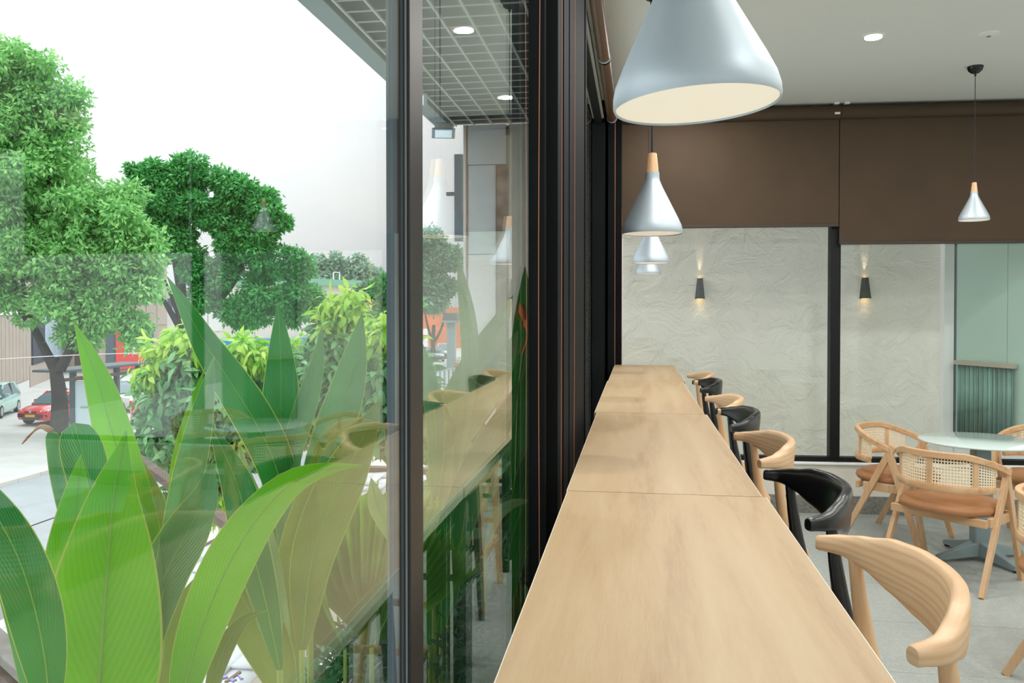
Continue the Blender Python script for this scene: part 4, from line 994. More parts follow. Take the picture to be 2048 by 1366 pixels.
def head(parent, c, fwd=(0, -1)):
    fa = math.atan2(fwd[0], -fwd[1])
    q = MB(); prof = [(.001, -.125), (.045, -.115), (.066, -.08), (.078, -.03), (.084, .02), (.082, .065), (.062, .10), (.03, .12), (.001, .125)]
    rg = []
    for (r_, z) in prof: rg.append([(r_*.92*math.cos(a), r_*1.12*math.sin(a) + (-.01 if z < 0 else 0), z) for a in [2*math.pi*j/16 for j in range(16)]])
    h = q.rings(rg).build('head', M['skin'], parent, smooth=True); h.location = c; h.rotation_euler = (0, 0, fa)
    MB().rings([[(r_*math.cos(a), r_*1.1*math.sin(a)+.018, z) for a in [2*math.pi*j/16 for j in range(16)]] for (r_, z) in ((.074, -.06), (.09, 0), (.094, .05), (.084, .09), (.05, .125), (.001, .135))]).build('hair', M['hair'], h, smooth=True)
    MB().rings([[(-.012, -.09, -.03), (.012, -.09, -.03), (.006, -.09, .02), (-.006, -.09, .02)], [(-.007, -.112, -.025), (.007, -.112, -.025), (.003, -.097, .015), (-.003, -.097, .015)]]).build('nose', M['skin'], h)
    for sx in (-1, 1):
        MB().lathe([(.001, -.012), (.011, 0), (.001, .012)], c=(sx*.032, -.084, .012), k=8).build('eye', M['hair'], h)
        MB().lathe([(.001, -.03), (.012, 0), (.001, .03)], c=(sx*.080, .005, -.005), k=8).build('ear', M['skin'], h)
    MB().box(-.024, .024, -.093, -.084, -.066, -.056).build('mouth', M['posterred'], h)
def standing(loc, rz, label, top, leg, H=1.68):
    p = tag(empty('person', loc, rz), label, 'person'); k = H/1.68
    V = lambda x, y, z: (x*k, y*k, z*k)
    skinmesh('body', [(V(0, 0, .92), .11, None), (V(0, 0, 1.15), .10, 0), (V(0, 0, 1.36), .11, 1), (V(0, 0, 1.44), .055, 2), (V(0, -.01, 1.52), .05, 3),
        (V(.17, 0, 1.38), .05, 2), (V(.20, .02, 1.12), .04, 5), (V(.19, -.06, .90), .03, 6), (V(-.17, 0, 1.38), .05, 2), (V(-.20, .02, 1.12), .04, 8), (V(-.19, -.06, .90), .03, 9),
        (V(.09, 0, .86), .085, 0), (V(.10, -.04, .48), .058, 11), (V(.10, .02, .08), .038, 12), (V(.11, -.12, .03), .032, 13), (V(-.09, 0, .86), .085, 0), (V(-.10, .04, .48), .058, 15), (V(-.10, .10, .08), .038, 16), (V(-.10, -.03, .03), .032, 17)], M['skin'], p)
    skinmesh('shirt', [(V(0, 0, .93), .125, None), (V(0, 0, 1.15), .118, 0), (V(0, 0, 1.36), .125, 1), (V(.17, 0, 1.385), .065, 2), (V(.195, .015, 1.18), .056, 3), (V(-.17, 0, 1.385), .065, 2), (V(-.195, .015, 1.18), .056, 5)], top, p)
    skinmesh('trousers', [(V(0, 0, .92), .12, None), (V(.09, 0, .84), .098, 0), (V(.10, -.04, .48), .072, 1), (V(.10, .02, .10), .055, 2), (V(-.09, 0, .84), .098, 0), (V(-.10, .04, .48), .072, 4), (V(-.10, .10, .10), .055, 5)], leg, p)
    head(p, V(0, -.02, 1.60)); hand(p, V(.19, -.07, .88), (0, -.15, -1), M['skin']); hand(p, V(-.19, -.07, .88), (0, -.15, -1), M['skin'])
    return p
pp = onz(270, 868, G); standing((pp.x, pp.y, G), R(60), 'person in a red and white shirt and dark trousers walking by the bus shelter', M['shirtred'], M['trousers'])
bag = None
def scooter(loc, rz, label, m_, group=None):
    s = tag(empty('scooter', loc, rz), label, 'scooter', group)    # heads to -Y
    for yy in (-.62, .60):
        q = MB(); q.rings([[(a, yy + r_*math.cos(t_), .26 + r_*math.sin(t_)) for t_ in [2*math.pi*j/20 for j in range(20)]] for (a, r_) in ((-.045, .2), (-.04, .25), (.04, .25), (.045, .2))]); w_ = q.build('wheel', M['tyre'], s, smooth=True, sharp=40)
        q = MB(); q.rings([[(a, yy + r_*math.cos(t_), .26 + r_*math.sin(t_)) for t_ in [2*math.pi*j/16 for j in range(16)]] for (a, r_) in ((-.05, .03), (-.048, .19), (.048, .19), (.05, .03))]); q.build('hub', M['rim'], w_, smooth=True, sharp=40)
    MB().rings([[(-.10, .75, .55), (.10, .75, .55), (.10, .72, .72), (-.10, .72, .72)], [(-.14, .35, .40), (.14, .35, .40), (.14, .3, .74), (-.14, .3, .74)], [(-.12, -.05, .28), (.12, -.05, .28), (.11, -.02, .66), (-.11, -.02, .66)]]).build('rear_body', m_, s, bevel=.03)
    MB().box(-.13, .13, -.40, .05, .24, .33).build('floorboard', M['motodark'], s, bevel=.02)
    MB().rings([[(-.16, -.36, .28), (.16, -.36, .28), (.16, -.32, .28), (-.16, -.32, .28)], [(-.17, -.44, .62), (.17, -.44, .62), (.17, -.38, .62), (-.17, -.38, .62)], [(-.10, -.50, .92), (.10, -.50, .92), (.10, -.42, .92), (-.10, -.42, .92)]]).build('leg_shield', m_, s, bevel=.02)
    MB().rings([[(-.06, -.88, .44), (.06, -.88, .44), (.06, -.88, .47), (-.06, -.88, .47)], [(-.08, -.6, .52), (.08, -.6, .52), (.08, -.6, .56), (-.08, -.6, .56)], [(-.07, -.40, .42), (.07, -.40, .42), (.07, -.40, .46), (-.07, -.40, .46)]]).build('front_mudguard', m_, s)
    for sx in (-.055, .055): MB().tube([(sx, -.62, .26), (sx, -.50, .62), (sx*.6, -.44, .9)], .018, 8).build('fork', M['chrome'], s)
    MB().box(-.12, .12, -.02, .72, .72, .80).build('seat', M['motodark'], s, bevel=.03)
    MB().tube([(-.32, -.36, 1.0), (-.15, -.44, .98), (0, -.46, .95), (.15, -.44, .98), (.32, -.36, 1.0)], .014, 8).build('handlebar', M['motodark'], s)
    MB().lathe([(.001, -.03), (.07, -.02), (.075, .03)], k=16).build('headlamp', M['headlight'], s).matrix_local = Matrix.Translation((0, -.53, .86)) @ Matrix.Rotation(R(90), 4, 'X')
    for sx in (-1, 1):
        MB().tube([(sx*.2, -.43, .98), (sx*.24, -.42, 1.14)], .006, 6).build('mirror_stem', M['chrome'], s)
        MB().lathe([(.001, 0), (.05, .0), (.05, .012)], k=14).build('mirror', M['motodark'], s).matrix_local = Matrix.Translation((sx*.25, -.42, 1.17)) @ Matrix.Rotation(R(90), 4, 'X')
    return s
def rider(loc, rz, label):
    p = tag(empty('person', loc, rz), label, 'person'); V = lambda x, y, z: (x, y, z)
    skinmesh('body', [(V(0, .22, .88), .11, None), (V(0, .18, 1.1), .10, 0), (V(0, .12, 1.3), .11, 1), (V(0, .10, 1.38), .055, 2), (V(0, .08, 1.45), .05, 3),
        (V(.17, .1, 1.32), .05, 2), (V(.26, -.05, 1.12), .04, 5), (V(.28, -.28, 1.03), .03, 6), (V(-.17, .1, 1.32), .05, 2), (V(-.26, -.05, 1.12), .04, 8), (V(-.28, -.28, 1.03), .03, 9),
        (V(.11, .15, .86), .085, 0), (V(.17, -.22, .82), .06, 11), (V(.20, -.18, .42), .045, 12), (V(.22, -.34, .38), .035, 13), (V(-.11, .15, .86), .085, 0), (V(-.17, -.22, .82), .06, 15), (V(-.30, -.05, .42), .045, 16), (V(-.34, -.16, .04), .035, 17)], M['skin'], p)
    skinmesh('shirt', [(V(0, .22, .90), .125, None), (V(0, .18, 1.1), .118, 0), (V(0, .12, 1.3), .125, 1), (V(.17, .1, 1.325), .065, 2), (V(.24, 0, 1.17), .055, 3), (V(-.17, .1, 1.325), .065, 2), (V(-.24, 0, 1.17), .055, 5)], M['shirtpink'], p)
    skinmesh('shorts', [(V(0, .22, .88), .125, None), (V(.11, .13, .86), .10, 0), (V(.16, -.15, .83), .08, 1), (V(-.11, .13, .86), .10, 0), (V(-.16, -.15, .83), .08, 3)], M['motodark'], p)
    head(p, (0, .06, 1.53)); hand(p, (.28, -.29, 1.03), (.1, -1, 0), M['skin']); hand(p, (-.28, -.29, 1.03), (-.1, -1, 0), M['skin'])
    return p
m1 = onz(-22, 1222, G); scooter((m1.x, m1.y, G), R(-20), 'dark red scooter at the far left edge behind the drooping leaf', M['motored'], 'scooters in the street')
rider((m1.x, m1.y, G), R(-20), 'person in a pink-red shirt and dark shorts riding the scooter at the left edge')
m2 = onz(322, 1190, G); scooter((m2.x, m2.y, G), R(20), 'white scooter parked below, glimpsed between the leaf blades', M['carwhite'], 'scooters in the street')
m3 = onz(913, 742, G); s3_ = scooter((m3.x, m3.y, G), R(10), 'red scooter far down the street by the railing', M['motored'], 'scooters in the street')
p3 = standing((m3.x+1.2, m3.y-.3, G), R(200), 'person in a red shirt far down the street beside the red scooter', M['shirtpink'], M['trousers'])
# street railing and sign post in the narrow pane
rl = tag(empty('street_railing'), 'low grey street railing far down the pavement, seen through the narrow pane', 'railing')
ra = onz(862, 792, G); rb = onz(930, 776, G); h1 = 1.45
for zz in (h1, .12): MB().beam((ra.x, ra.y, G+zz), (rb.x, rb.y, G+zz), .08, .08).build('rail', M['greymetal'], rl)
for i in range(9):
    p_ = ra.lerp(rb, i/8); MB().box(p_.x-.045, p_.x+.045, p_.y-.045, p_.y+.045, G, G+h1).build('baluster', M['greymetal'], rl)
sp_ = onz(903, 735, G); tp = tag(empty('street_pillar', (sp_.x, sp_.y, G)), 'grey street pillar with a wide box top, far down the street', 'pillar')
MB().box(-.38, .38, -.3, .3, 0, 4.2).build('shaft', M['greymetal'], tp, bevel=.03); MB().box(-.65, .65, -.6, .6, 4.2, 5.0).build('head_box', M['shelter'], tp, bevel=.05); MB().box(-.8, .8, -.7, .7, 4.1, 4.3).build('cornice', M['greymetal'], tp)
# overhead wire
tag(MB().tube(spline([P(-60, 722, 20), P(110, 712, 22), P(280, 706, 24), P(420, 704, 26)], 14), .012, 5).build('overhead_wire', M['kerb']), 'thin pale wire strung in front of the street trees', 'wire')

# awning of the floor below ----------------------------------
aw = tag(empty('awning'), 'white stained awning sheet of the floor below with violet print', 'awning')
q = MB(); nx, ny = 8, 20
g_ = [[(-3.7 + 1.55*i/nx, 2.6 + 7.6*j/ny, -.52 + .02*math.sin(i*1.3+j*.8) - .05*(i/nx)) for i in range(nx+1)] for j in range(ny+1)]
for j in range(ny):
    for i in range(nx): q.quad(g_[j][i], g_[j][i+1], g_[j+1][i+1], g_[j+1][i])
o = q.build('sheet', M['tarp'], aw, smooth=True); s_ = o.modifiers.new('solidify', 'SOLIDIFY'); s_.thickness = .02
MB().box(-2.15, -1.95, 2.6, 10.2, -.66, -.555).build('edge_board', M['tarpbeam'], aw, bevel=.004)
MB().box(-3.78, -3.70, 2.6, 10.2, -.62, -.52).build('outer_rail', M['rust'], aw)
MB().box(-3.7, -1.95, 10.2, 10.35, -.62, -.48).build('end_rail', M['rust'], aw)
def flat(pts, name, m_, dz=.012):
    w_ = [onz(px, py, -.535+.03) for (px, py) in pts]; q = MB(); n_ = len(w_)
    q.rings([[tuple(v) for v in w_], [(v.x, v.y, v.z+dz) for v in w_]]); return q.build(name, m_, aw)
flat([(434, 1352), (439, 1350), (456, 1357), (450, 1359), (445, 1360), (443, 1366), (437, 1363)], 'printed_mark', M['purple'])
flat([(459, 1363), (465, 1360), (474, 1362), (466, 1366)], 'printed_mark', M['purple'])
flat([(475, 1353), (477, 1353), (483, 1359), (487, 1360), (481, 1361)], 'printed_mark', M['purple'])
for k in range(3): flat([(449+k*2.2, 1366), (478+k*2, 1345+k*.6), (479+k*2, 1345.6+k*.6), (451+k*2.2, 1366)], 'printed_line', M['greyink'])
# print on the edge board: a few looping grey letter strokes
bt = tag(empty('sign_board', (-2.02, 4.02, -.553)), 'small beige board with grey loopy lettering on the awning edge', 'sign')
MB().box(-.10, .14, -.25, .55, -.004, .006).build('board', M['tarpbeam'], bt)
for (ch, yy) in (('C', .34), ('o', .24)):
    cu = bpy.data.curves.new('lettering', 'FONT'); cu.body = ch; cu.size = .13; cu.extrude = .001; cu.materials.append(M['greyink'])
    tmp = bpy.data.objects.new('tmp', cu); COL.objects.link(tmp); bpy.context.view_layer.update()
    mm_ = bpy.data.meshes.new_from_object(tmp.evaluated_get(bpy.context.evaluated_depsgraph_get())); bpy.data.objects.remove(tmp)
    t_ = bpy.data.objects.new('lettering', mm_); COL.objects.link(t_); t_.parent = bt; t_.location = (-.04, yy, .0075); t_.rotation_euler = (0, 0, R(-90))
# rails in front of the bush
def bar(pa_, pb_, zc0, zc1, w_, lab, name='steel_rail', m_=None):
    o = MB().beam(P(*pa_, zc0), P(*pb_, zc1), w_, w_*.7).build(name, m_ or M['rust'], bevel=.004); return o
br_ = tag(empty('scaffold_bars'), 'dark steel angle bars crossing behind the leaves below the leafy tree', 'bars')
o = bar((270, 915), (560, 1122), 8.2, 6.0, .10, ''); o.name = 'frame_bar'; o.parent = br_
o = bar((500, 905), (560, 880), 7.0, 7.4, .08, ''); o.name = 'frame_bar'; o.parent = br_
o = MB().beam(P(560, 1122, 6.0), (P(560, 1122, 6).x, P(560, 1122, 6).y, -.5), .06, .06).build('frame_leg', M['rust'], br_)
pr_ = tag(empty('parapet_rail'), 'grey flat rail crossing the bottom left corner of the view', 'rail')
o = MB().beam(P(-90, 1210, 4.4), P(120, 1400, 3.7), .11, .05).build('rail', mat('weathered_rail', (120, 120, 116), .7, var=.3, vscale=10), pr_, bevel=.006)
o = MB().beam(P(-90, 1262, 4.4), P(60, 1400, 3.8), .05, .04).build('lower_rail', M['rust'], pr_)

# ================================================================== PLANTER AND LEAVES
pl = tag(empty('planter', (-.75, 2.3, 0)), 'long concrete planter trough outside the window holding the large-leaved plants', 'planter')
MB().box(-.42, .40, -2.4, 4.0, -.35, .02).build('trough', M['concrete'], pl, bevel=.01)
MB().box(-.38, .36, -2.36, 3.96, .02, .06).build('soil', M['soil'], pl)
def leaf_obj(parent, spine, hw, m_, fold=.25, roll=0, wmax=.45, wave=.04, curl=.0, wpx=True, tipsharp=.9, name='leaf', label=None, n_=26, rib=True, base_w=.16, cup=0):
    # spine: list of (px, py, zc) from TIP to BASE
    pts = [P(*s) for s in spine]; sp = spline(pts, n_)
    zm = sum(s[2] for s in spine)/len(spine); H_ = hw/F*zm
    d = [0]
    for i in range(n_-1): d.append(d[-1] + (sp[i+1]-sp[i]).length)
    Lt = d[-1]; rows = []; rnd = random.Random(int(abs(spine[0][0])*7+abs(spine[0][1]))); ph = rnd.uniform(0, 6)
    for i, p in enumerate(sp):
        t = d[i]/Lt
        if t < wmax: u = t/wmax; wv = math.sin(u*math.pi/2)**tipsharp
        else: u = (t-wmax)/(1-wmax); wv = base_w + (1-base_w)*math.cos(u*math.pi/2)**.8
        if i == 0: wv = .015
        w_ = H_*wv; T = (sp[min(i+1, n_-1)]-sp[max(i-1, 0)]).normalized(); view = (p - Vector((0, 0, EYE))).normalized()
        S = T.cross(view).normalized(); ang = R(roll)*(1 if True else 1) + curl*(t-.5); S = Matrix.Rotation(ang, 3, T) @ S; Nn = S.cross(T).normalized()
        if Nn.dot(view) > 0: Nn = -Nn
        row = []
        for v in (-1, -.72, -.38, 0, .38, .72, 1):
            h = fold*abs(v)**1.2 - cup*abs(v)**2 + wave*math.sin(ph + t*19 + (2 if v > 0 else 0))*abs(v)**3
            row.append(p + S*(w_*v*math.sqrt(max(.2, 1-fold*fold*.5))) + Nn*(w_*h))
        rows.append(row)
    V = [tuple(v) for r_ in rows for v in r_]; Fc = []
    for i in range(n_-1):
        for j in range(6): Fc.append((i*7+j, i*7+j+1, (i+1)*7+j+1, (i+1)*7+j))
    me = bpy.data.meshes.new(name); me.from_pydata(V, [], Fc); me.materials.append(m_)
    uvl = me.uv_layers.new(name='UVMap'); vs = (-1, -.72, -.38, 0, .38, .72, 1)
    for lp in me.loops:
        i, j = divmod(lp.vertex_index, 7); uvl.data[lp.index].uv = (d[i], vs[j])
    for p_ in me.polygons: p_.use_smooth = True
    o = bpy.data.objects.new(name, me); COL.objects.link(o); o.parent = parent
    if label: o['label'] = label
    if rib:
        rr = [max(.0006, H_*.035*(.25+.9*(d[i]/Lt))) for i in range(n_)]
        rp = []
        for i in range(n_): rp.append(sp[i])
        MB().tube(rp, rr, 6).build('midrib', M['midrib'], o, smooth=True)
    return o
def stalk(parent, a, b, r0=.006, r1=.010):
    a = Vector(a); b = Vector(b); m_ = a.lerp(b, .5) + Vector((0, 0, 0)); 
    MB().tube(spline([a, m_, b], 8), [r0 + (r1-r0)*i/7 for i in range(8)], 8).build('stalk', M['petiole'], parent, smooth=True)
def soilpt(px, zc, dx=0):
    p = P(px, 1366, zc); x_ = min(-.42, max(-1.08, p.x)); return Vector((x_, p.y, .05))
def helic(label, leaves, name='heliconia_plant'):
    h = tag(empty(name), label, 'plant', 'large-leaved heliconias in the planter')
    for lf in leaves:
        sp_, hw, mm = lf[0], lf[1], lf[2]; kw = lf[3] if len(lf) > 3 else {}
        leaf_obj(h, sp_, hw, M[mm], **kw)
        e = P(*sp_[-1]); stalk(h, e, soilpt(sp_[-1][0], sp_[-1][2]))
    return h
helic('heliconia with two broad bright green blades filling the lower left', [
    ([(252, 862, 1.06), (228, 985, 1.04), (216, 1120, 1.02), (205, 1260, 1.0), (195, 1420, .98), (190, 1560, .97)], 112, 'leaf_y', dict(fold=.12, wmax=.68, wave=.03, tipsharp=1.05)),
    ([(162, 908, 1.10), (152, 1010, 1.08), (140, 1120, 1.06), (135, 1250, 1.04), (140, 1400, 1.02)], 46, 'leaf_y', dict(fold=.2, wmax=.5, roll=8)),
    ([(75, 1240, 1.0), (88, 1256, 1.0), (112, 1282, 1.0), (135, 1330, 1.0)], 10, 'leaf_o', dict(wmax=.4, fold=.5)),
    ([(428, 712, 1.32), (408, 800, 1.3), (385, 900, 1.28), (360, 1010, 1.25), (330, 1160, 1.2), (300, 1350, 1.15)], 33, 'leaf_b', dict(fold=.35, wmax=.38, roll=-18)),
    ([(410, 735, 1.34), (382, 830, 1.32), (358, 930, 1.3), (345, 1040, 1.27), (320, 1180, 1.22)], 15, 'leaf_y', dict(fold=.5, wmax=.4, roll=30)),
])
helic('heliconia with a withered curled tip, behind the two bright blades', [
    ([(98, 858, 1.5), (118, 900, 1.5), (132, 960, 1.48), (150, 1060, 1.45), (175, 1200, 1.4)], 26, 'leaf_b', dict(fold=.4, wmax=.25, roll=20, tipsharp=.5)),
    ([(148, 846, 1.52), (165, 905, 1.5), (185, 985, 1.48), (205, 1090, 1.45), (230, 1250, 1.4)], 42, 'leaf_g', dict(fold=.3, wmax=.18, tipsharp=.4)),
    ([(148, 645, 1.7), (172, 700, 1.68), (196, 765, 1.66), (220, 850, 1.64), (250, 950, 1.62), (285, 1070, 1.6), (318, 1200, 1.57), (335, 1340, 1.55)], 38, 'leaf_y', dict(fold=.28, wmax=.42, roll=-12, wave=.06)),
    ([(270, 900, 1.66), (290, 990, 1.64), (312, 1080, 1.62), (330, 1200, 1.6)], 36, 'leaf_o', dict(fold=.2, wmax=.5)),
])
wt = bpy.data.objects['heliconia_plant.001']
MB().tube(spline([P(44, 888, 1.5), P(62, 868, 1.5), P(82, 853, 1.5), P(104, 862, 1.5)], 10), [.001, .002, .0025, .002, .002, .003, .004, .005, .006, .005], 6).build('withered_tip', M['withered'], wt, smooth=True)
helic('heliconia with a dark drooping blade at the left frame edge', [
    ([(-110, 900, .86), (-40, 985, .86), (20, 1080, .85), (62, 1190, .84), (90, 1320, .83), (100, 1450, .82)], 50, 'leaf_g', dict(fold=.15, wmax=.6, tipsharp=.7, roll=5)),
    ([(-60, 1020, .9), (-5, 1120, .9), (30, 1230, .89), (52, 1350, .88), (60, 1450, .87)], 20, 'leaf_b', dict(fold=.4, wmax=.5)),
])
helic('heliconia with a dark oblique blade and an upright blade in the centre', [
    ([(334, 553, 1.78), (372, 618, 1.80), (412, 690, 1.82), (458, 760, 1.84), (505, 835, 1.86), (545, 915, 1.88), (570, 1010, 1.9), (585, 1150, 1.9)], 41, 'leaf_g', dict(fold=.18, wmax=.52, roll=-8)),
    ([(556, 606, 1.95), (560, 680, 1.95), (562, 760, 1.95), (562, 850, 1.93), (562, 950, 1.92), (566, 1080, 1.9), (575, 1250, 1.85)], 40, 'leaf_g', dict(fold=.12, wmax=.40)),
    ([(644, 652, 1.9), (636, 730, 1.9), (612, 820, 1.9), (585, 910, 1.9), (570, 1020, 1.88), (575, 1200, 1.85)], 25, 'leaf_b', dict(fold=.35, wmax=.35, roll=20)),
    ([(724, 626, 2.0), (712, 700, 1.98), (690, 790, 1.96), (660, 880, 1.94), (635, 980, 1.92), (615, 1110, 1.9), (600, 1300, 1.85)], 40, 'leaf_b', dict(fold=.2, wmax=.34, roll=-10)),
    ([(762, 795, 1.75), (728, 870, 1.74), (690, 950, 1.72), (650, 1040, 1.7), (620, 1140, 1.68), (604, 1300, 1.66)], 48, 'leaf_o', dict(fold=.15, wmax=.45)),
    ([(632, 900, 1.7), (612, 1000, 1.7), (590, 1110, 1.7), (580, 1240, 1.68), (590, 1380, 1.66)], 34, 'leaf_o', dict(fold=.2, wmax=.5)),
    ([(785, 858, 1.7), (735, 852, 1.72), (690, 858, 1.74), (650, 885, 1.76), (620, 950, 1.76)], 17, 'leaf_o', dict(fold=.4, wmax=.45, roll=30)),
    ([(742, 955, 1.9), (755, 1010, 1.9), (778, 1055, 1.9), (800, 1110, 1.88)], 20, 'leaf_p', dict(fold=.3, wmax=.4)),
])
helic('heliconia with a long light green blade arching to the right across the front', [
    ([(730, 930, .98), (655, 938, .97), (585, 965, .96), (520, 1030, .95), (462, 1120, .94), (415, 1225, .93), (378, 1340, .92), (350, 1470, .91)], 50, 'leaf_y', dict(fold=.15, wmax=.55, roll=10, tipsharp=1.15)),
    ([(424, 922, 1.25), (412, 990, 1.24), (372, 1070, 1.22), (330, 1150, 1.2), (300, 1250, 1.18), (285, 1380, 1.15)], 50, 'leaf_b', dict(fold=.25, wmax=.45, roll=12)),
    ([(418, 845, 1.5), (450, 910, 1.5), (478, 980, 1.5), (500, 1080, 1.48), (530, 1200, 1.45), (560, 1340, 1.42)], 36, 'leaf_g', dict(fold=.2, wmax=.4)),
    ([(478, 888, 1.55), (492, 960, 1.55), (520, 1050, 1.53), (550, 1160, 1.5), (580, 1300, 1.48)], 22, 'leaf_p', dict(fold=.4, wmax=.35)),
    ([(425, 1090, 1.5), (470, 1170, 1.5), (515, 1250, 1.48), (555, 1340, 1.46), (575, 1430, 1.45)], 50, 'leaf_o', dict(fold=.15, wmax=.45)),
    ([(532, 1222, 1.2), (490, 1240, 1.2), (455, 1285, 1.2), (430, 1350, 1.18), (415, 1430, 1.16)], 19, 'leaf_o', dict(fold=.3, wmax=.5)),
    ([(395, 1150, 1.35), (370, 1220, 1.35), (352, 1300, 1.34), (345, 1400, 1.32)], 30, 'leaf_o', dict(fold=.2)),
])
helic('heliconia with pale blades fanning behind the narrow pane', [
    ([(915, 508, 2.6), (925, 570, 2.6), (936, 640, 2.6), (940, 710, 2.6), (934, 790, 2.6), (922, 880, 2.6), (905, 1000, 2.58)], 18, 'leaf_p', dict(fold=.3, wmax=.35)),
    ([(1026, 590, 2.75), (1000, 645, 2.73), (970, 705, 2.7), (935, 775, 2.68), (905, 850, 2.65), (885, 950, 2.6), (875, 1080, 2.6)], 40, 'leaf_p', dict(fold=.25, wmax=.45)),
    ([(1036, 660, 2.7), (1012, 715, 2.7), (978, 775, 2.68), (935, 840, 2.65), (895, 910, 2.62), (872, 1010, 2.6)], 34, 'leaf_p', dict(fold=.35, wmax=.4)),
    ([(1040, 760, 2.6), (1010, 830, 2.6), (970, 910, 2.58), (930, 1000, 2.55), (905, 1110, 2.5), (895, 1250, 2.45)], 36, 'leaf_g', dict(fold=.2, wmax=.45)),
    ([(842, 680, 2.3), (856, 745, 2.3), (868, 815, 2.3), (872, 890, 2.28), (868, 1000, 2.25)], 20, 'leaf_b', dict(fold=.3)),
    ([(905, 850, 2.3), (878, 815, 2.32), (850, 800, 2.34), (820, 815, 2.36)], 14, 'leaf_o', dict(fold=.4)),
    ([(935, 960, 2.4), (912, 1010, 2.4), (893, 1080, 2.38), (885, 1160, 2.35), (882, 1270, 2.3)], 30, 'leaf_g', dict(fold=.15, wmax=.4)),
    ([(880, 1000, 2.3), (868, 1090, 2.3), (862, 1180, 2.28), (860, 1290, 2.25)], 26, 'leaf_g', dict(fold=.2)),
])
hp = helic('heliconia with a dark pointed blade and an orange flower by the black post', [
    ([(1050, 532, 3.3), (1050, 590, 3.3), (1048, 660, 3.3), (1046, 740, 3.28), (1046, 860, 3.25), (1044, 1000, 3.2)], 24, 'leaf_g', dict(fold=.15, wmax=.35)),
    ([(1070, 700, 3.1), (1056, 760, 3.1), (1046, 830, 3.08), (1040, 930, 3.05), (1036, 1050, 3.0)], 22, 'leaf_g', dict(fold=.2)),
    ([(1075, 860, 3.0), (1058, 930, 3.0), (1042, 1010, 2.98), (1030, 1110, 2.95)], 22, 'leaf_g', dict(fold=.2)),
    ([(1062, 980, 2.9), (1048, 1050, 2.9), (1032, 1120, 2.88), (1018, 1210, 2.85)], 18, 'leaf_g', dict(fold=.2)),
    ([(1064, 1000, 2.8), (1020, 1010, 2.8), (990, 1040, 2.8), (972, 1100, 2.78)], 12, 'leaf_p', dict(fold=.4)),
])
fb = MB()
for (pts, r_) in (([(1040, 604), (1046, 622), (1053, 645)], (.002, .016, .009)), ([(1060, 618), (1058, 634), (1056, 650)], (.002, .011, .008)), ([(1048, 628), (1056, 648), (1058, 668)], (.006, .016, .006))):
    fb.tube([P(x, y, 2.9) for (x, y) in pts], r_, 8)
fb.build('flower_bract', M['flower'], hp, smooth=True)
MB().tube(spline([P(1058, 668, 2.9), P(1052, 690, 2.9), P(1046, 706, 2.93)], 8), .005, 6).build('flower_stem', M['flower'], hp, smooth=True)

MB().tube(spline([P(1046, 706, 2.93), P(1036, 800, 3.0), P(1030, 1000, 3.0)], 10), .004, 6).build('stalk', M['petiole'], hp, smooth=True)
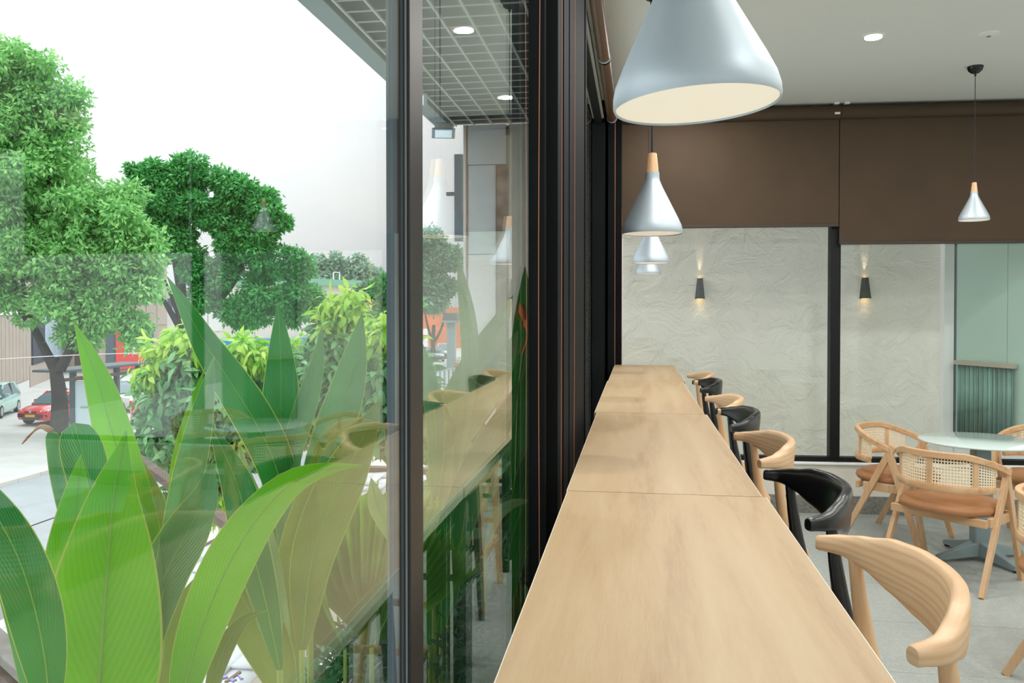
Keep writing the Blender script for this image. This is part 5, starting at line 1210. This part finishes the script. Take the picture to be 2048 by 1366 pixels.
# fan palm
def fan(parent, hub, zc, rpx, a0, a1, n_=22, tilt=-1.6, m_='palm'):
    c = P(hub[0], hub[1], zc); ex = ROT @ Vector((1, 0, 0)); ey = ROT @ Vector((0, 1, 0)); ez = ROT @ Vector((0, 0, 1))
    rr = rpx/F*zc; V = [tuple(c)]; Fc = []; 
    for i in range(n_*2+1):
        a = R(a0 + (a1-a0)*i/(n_*2)); k = (1.0 if i % 2 == 0 else .93)*(1 + .06*math.sin(i*1.7)); zo = (.02 if i % 2 else -.02)
        for f_ in (.5, 1.0):
            V.append(tuple(c + (ex*math.cos(a) + ey*math.sin(a))*rr*k*f_ + ez*(zo*f_*rr*8 + tilt*rr*f_*f_*.4)))
    for i in range(n_*2):
        Fc.append((0, 1+i*2, 3+i*2)); Fc.append((1+i*2, 2+i*2, 4+i*2, 3+i*2))
    me = bpy.data.meshes.new('fan_leaf'); me.from_pydata(V, [], Fc); me.materials.append(M[m_]); o = bpy.data.objects.new('fan_leaf', me); COL.objects.link(o); o.parent = parent
    stalk(parent, c, soilpt(hub[0], zc), .004, .006); return o
fp = tag(empty('fan_palm'), 'pleated fan palm with jagged leaf edges low in the planter beside the mullion', 'plant')
fan(fp, (742, 1296), 2.0, 285, 62, 142, 20); fan(fp, (745, 1296), 2.05, 240, 28, 66, 9); fan(fp, (690, 1300), 1.9, 160, 120, 175, 12)
fan(fp, (560, 1330), 2.0, 90, 100, 170, 10)
# low filler foliage
def filler(label, centre, n_, spread, ll, lw_, m_, seed, name='low_plant', group='low plants in the planter'):
    f_ = tag(empty(name, centre), label, 'plant', group); cs = []; rs = []; r = random.Random(seed)
    for k in range(9): cs.append((r.uniform(-1, 1)*spread, r.uniform(-1, 1)*spread, r.uniform(.1, .9)*spread*1.4)); rs.append(spread*.45)
    foliage('foliage', cs, rs, n_, ll, lw_, M[m_], f_, seed=seed, shape=6, droop=-.2)
    MB().tube([(0, 0, -.02), (0, 0, spread*.8)], [.008, .004], 6).build('stem', M['petiole'], f_); return f_
M['leaf_low'] = leafmat('low_broad_leaves', (34, 104, 56), (96, 156, 96), .3)
filler('low broad-leaved plant under the fan palm', (-.66, 2.15, .06), 110, .24, .17, .10, 'leaf_low', 61)
filler('low broad-leaved plant behind the narrow pane', (-.82, 2.75, .06), 150, .26, .18, .10, 'leaf_low', 62)
filler('fine dark fern behind the narrow pane, nearest the black post', (-.74, 2.9, .3), 1600, .26, .05, .012, 'fern', 63, 'fern')
filler('fine dark fern behind the narrow pane, beside the mullion', (-.68, 2.45, .3), 1500, .25, .05, .012, 'fern', 64, 'fern')
filler('low broad-leaved plant left of the fan palm', (-.85, 2.1, .06), 100, .24, .17, .09, 'leaf_low', 65)
filler('low broad-leaved plant at the far end of the planter', (-.85, 4.4, .06), 200, .32, .22, .09, 'leaf_low', 66)
filler('tall broad-leaved plant outside the last side window', (-.85, 5.3, .0), 260, .40, .30, .09, 'leaf_low', 67)
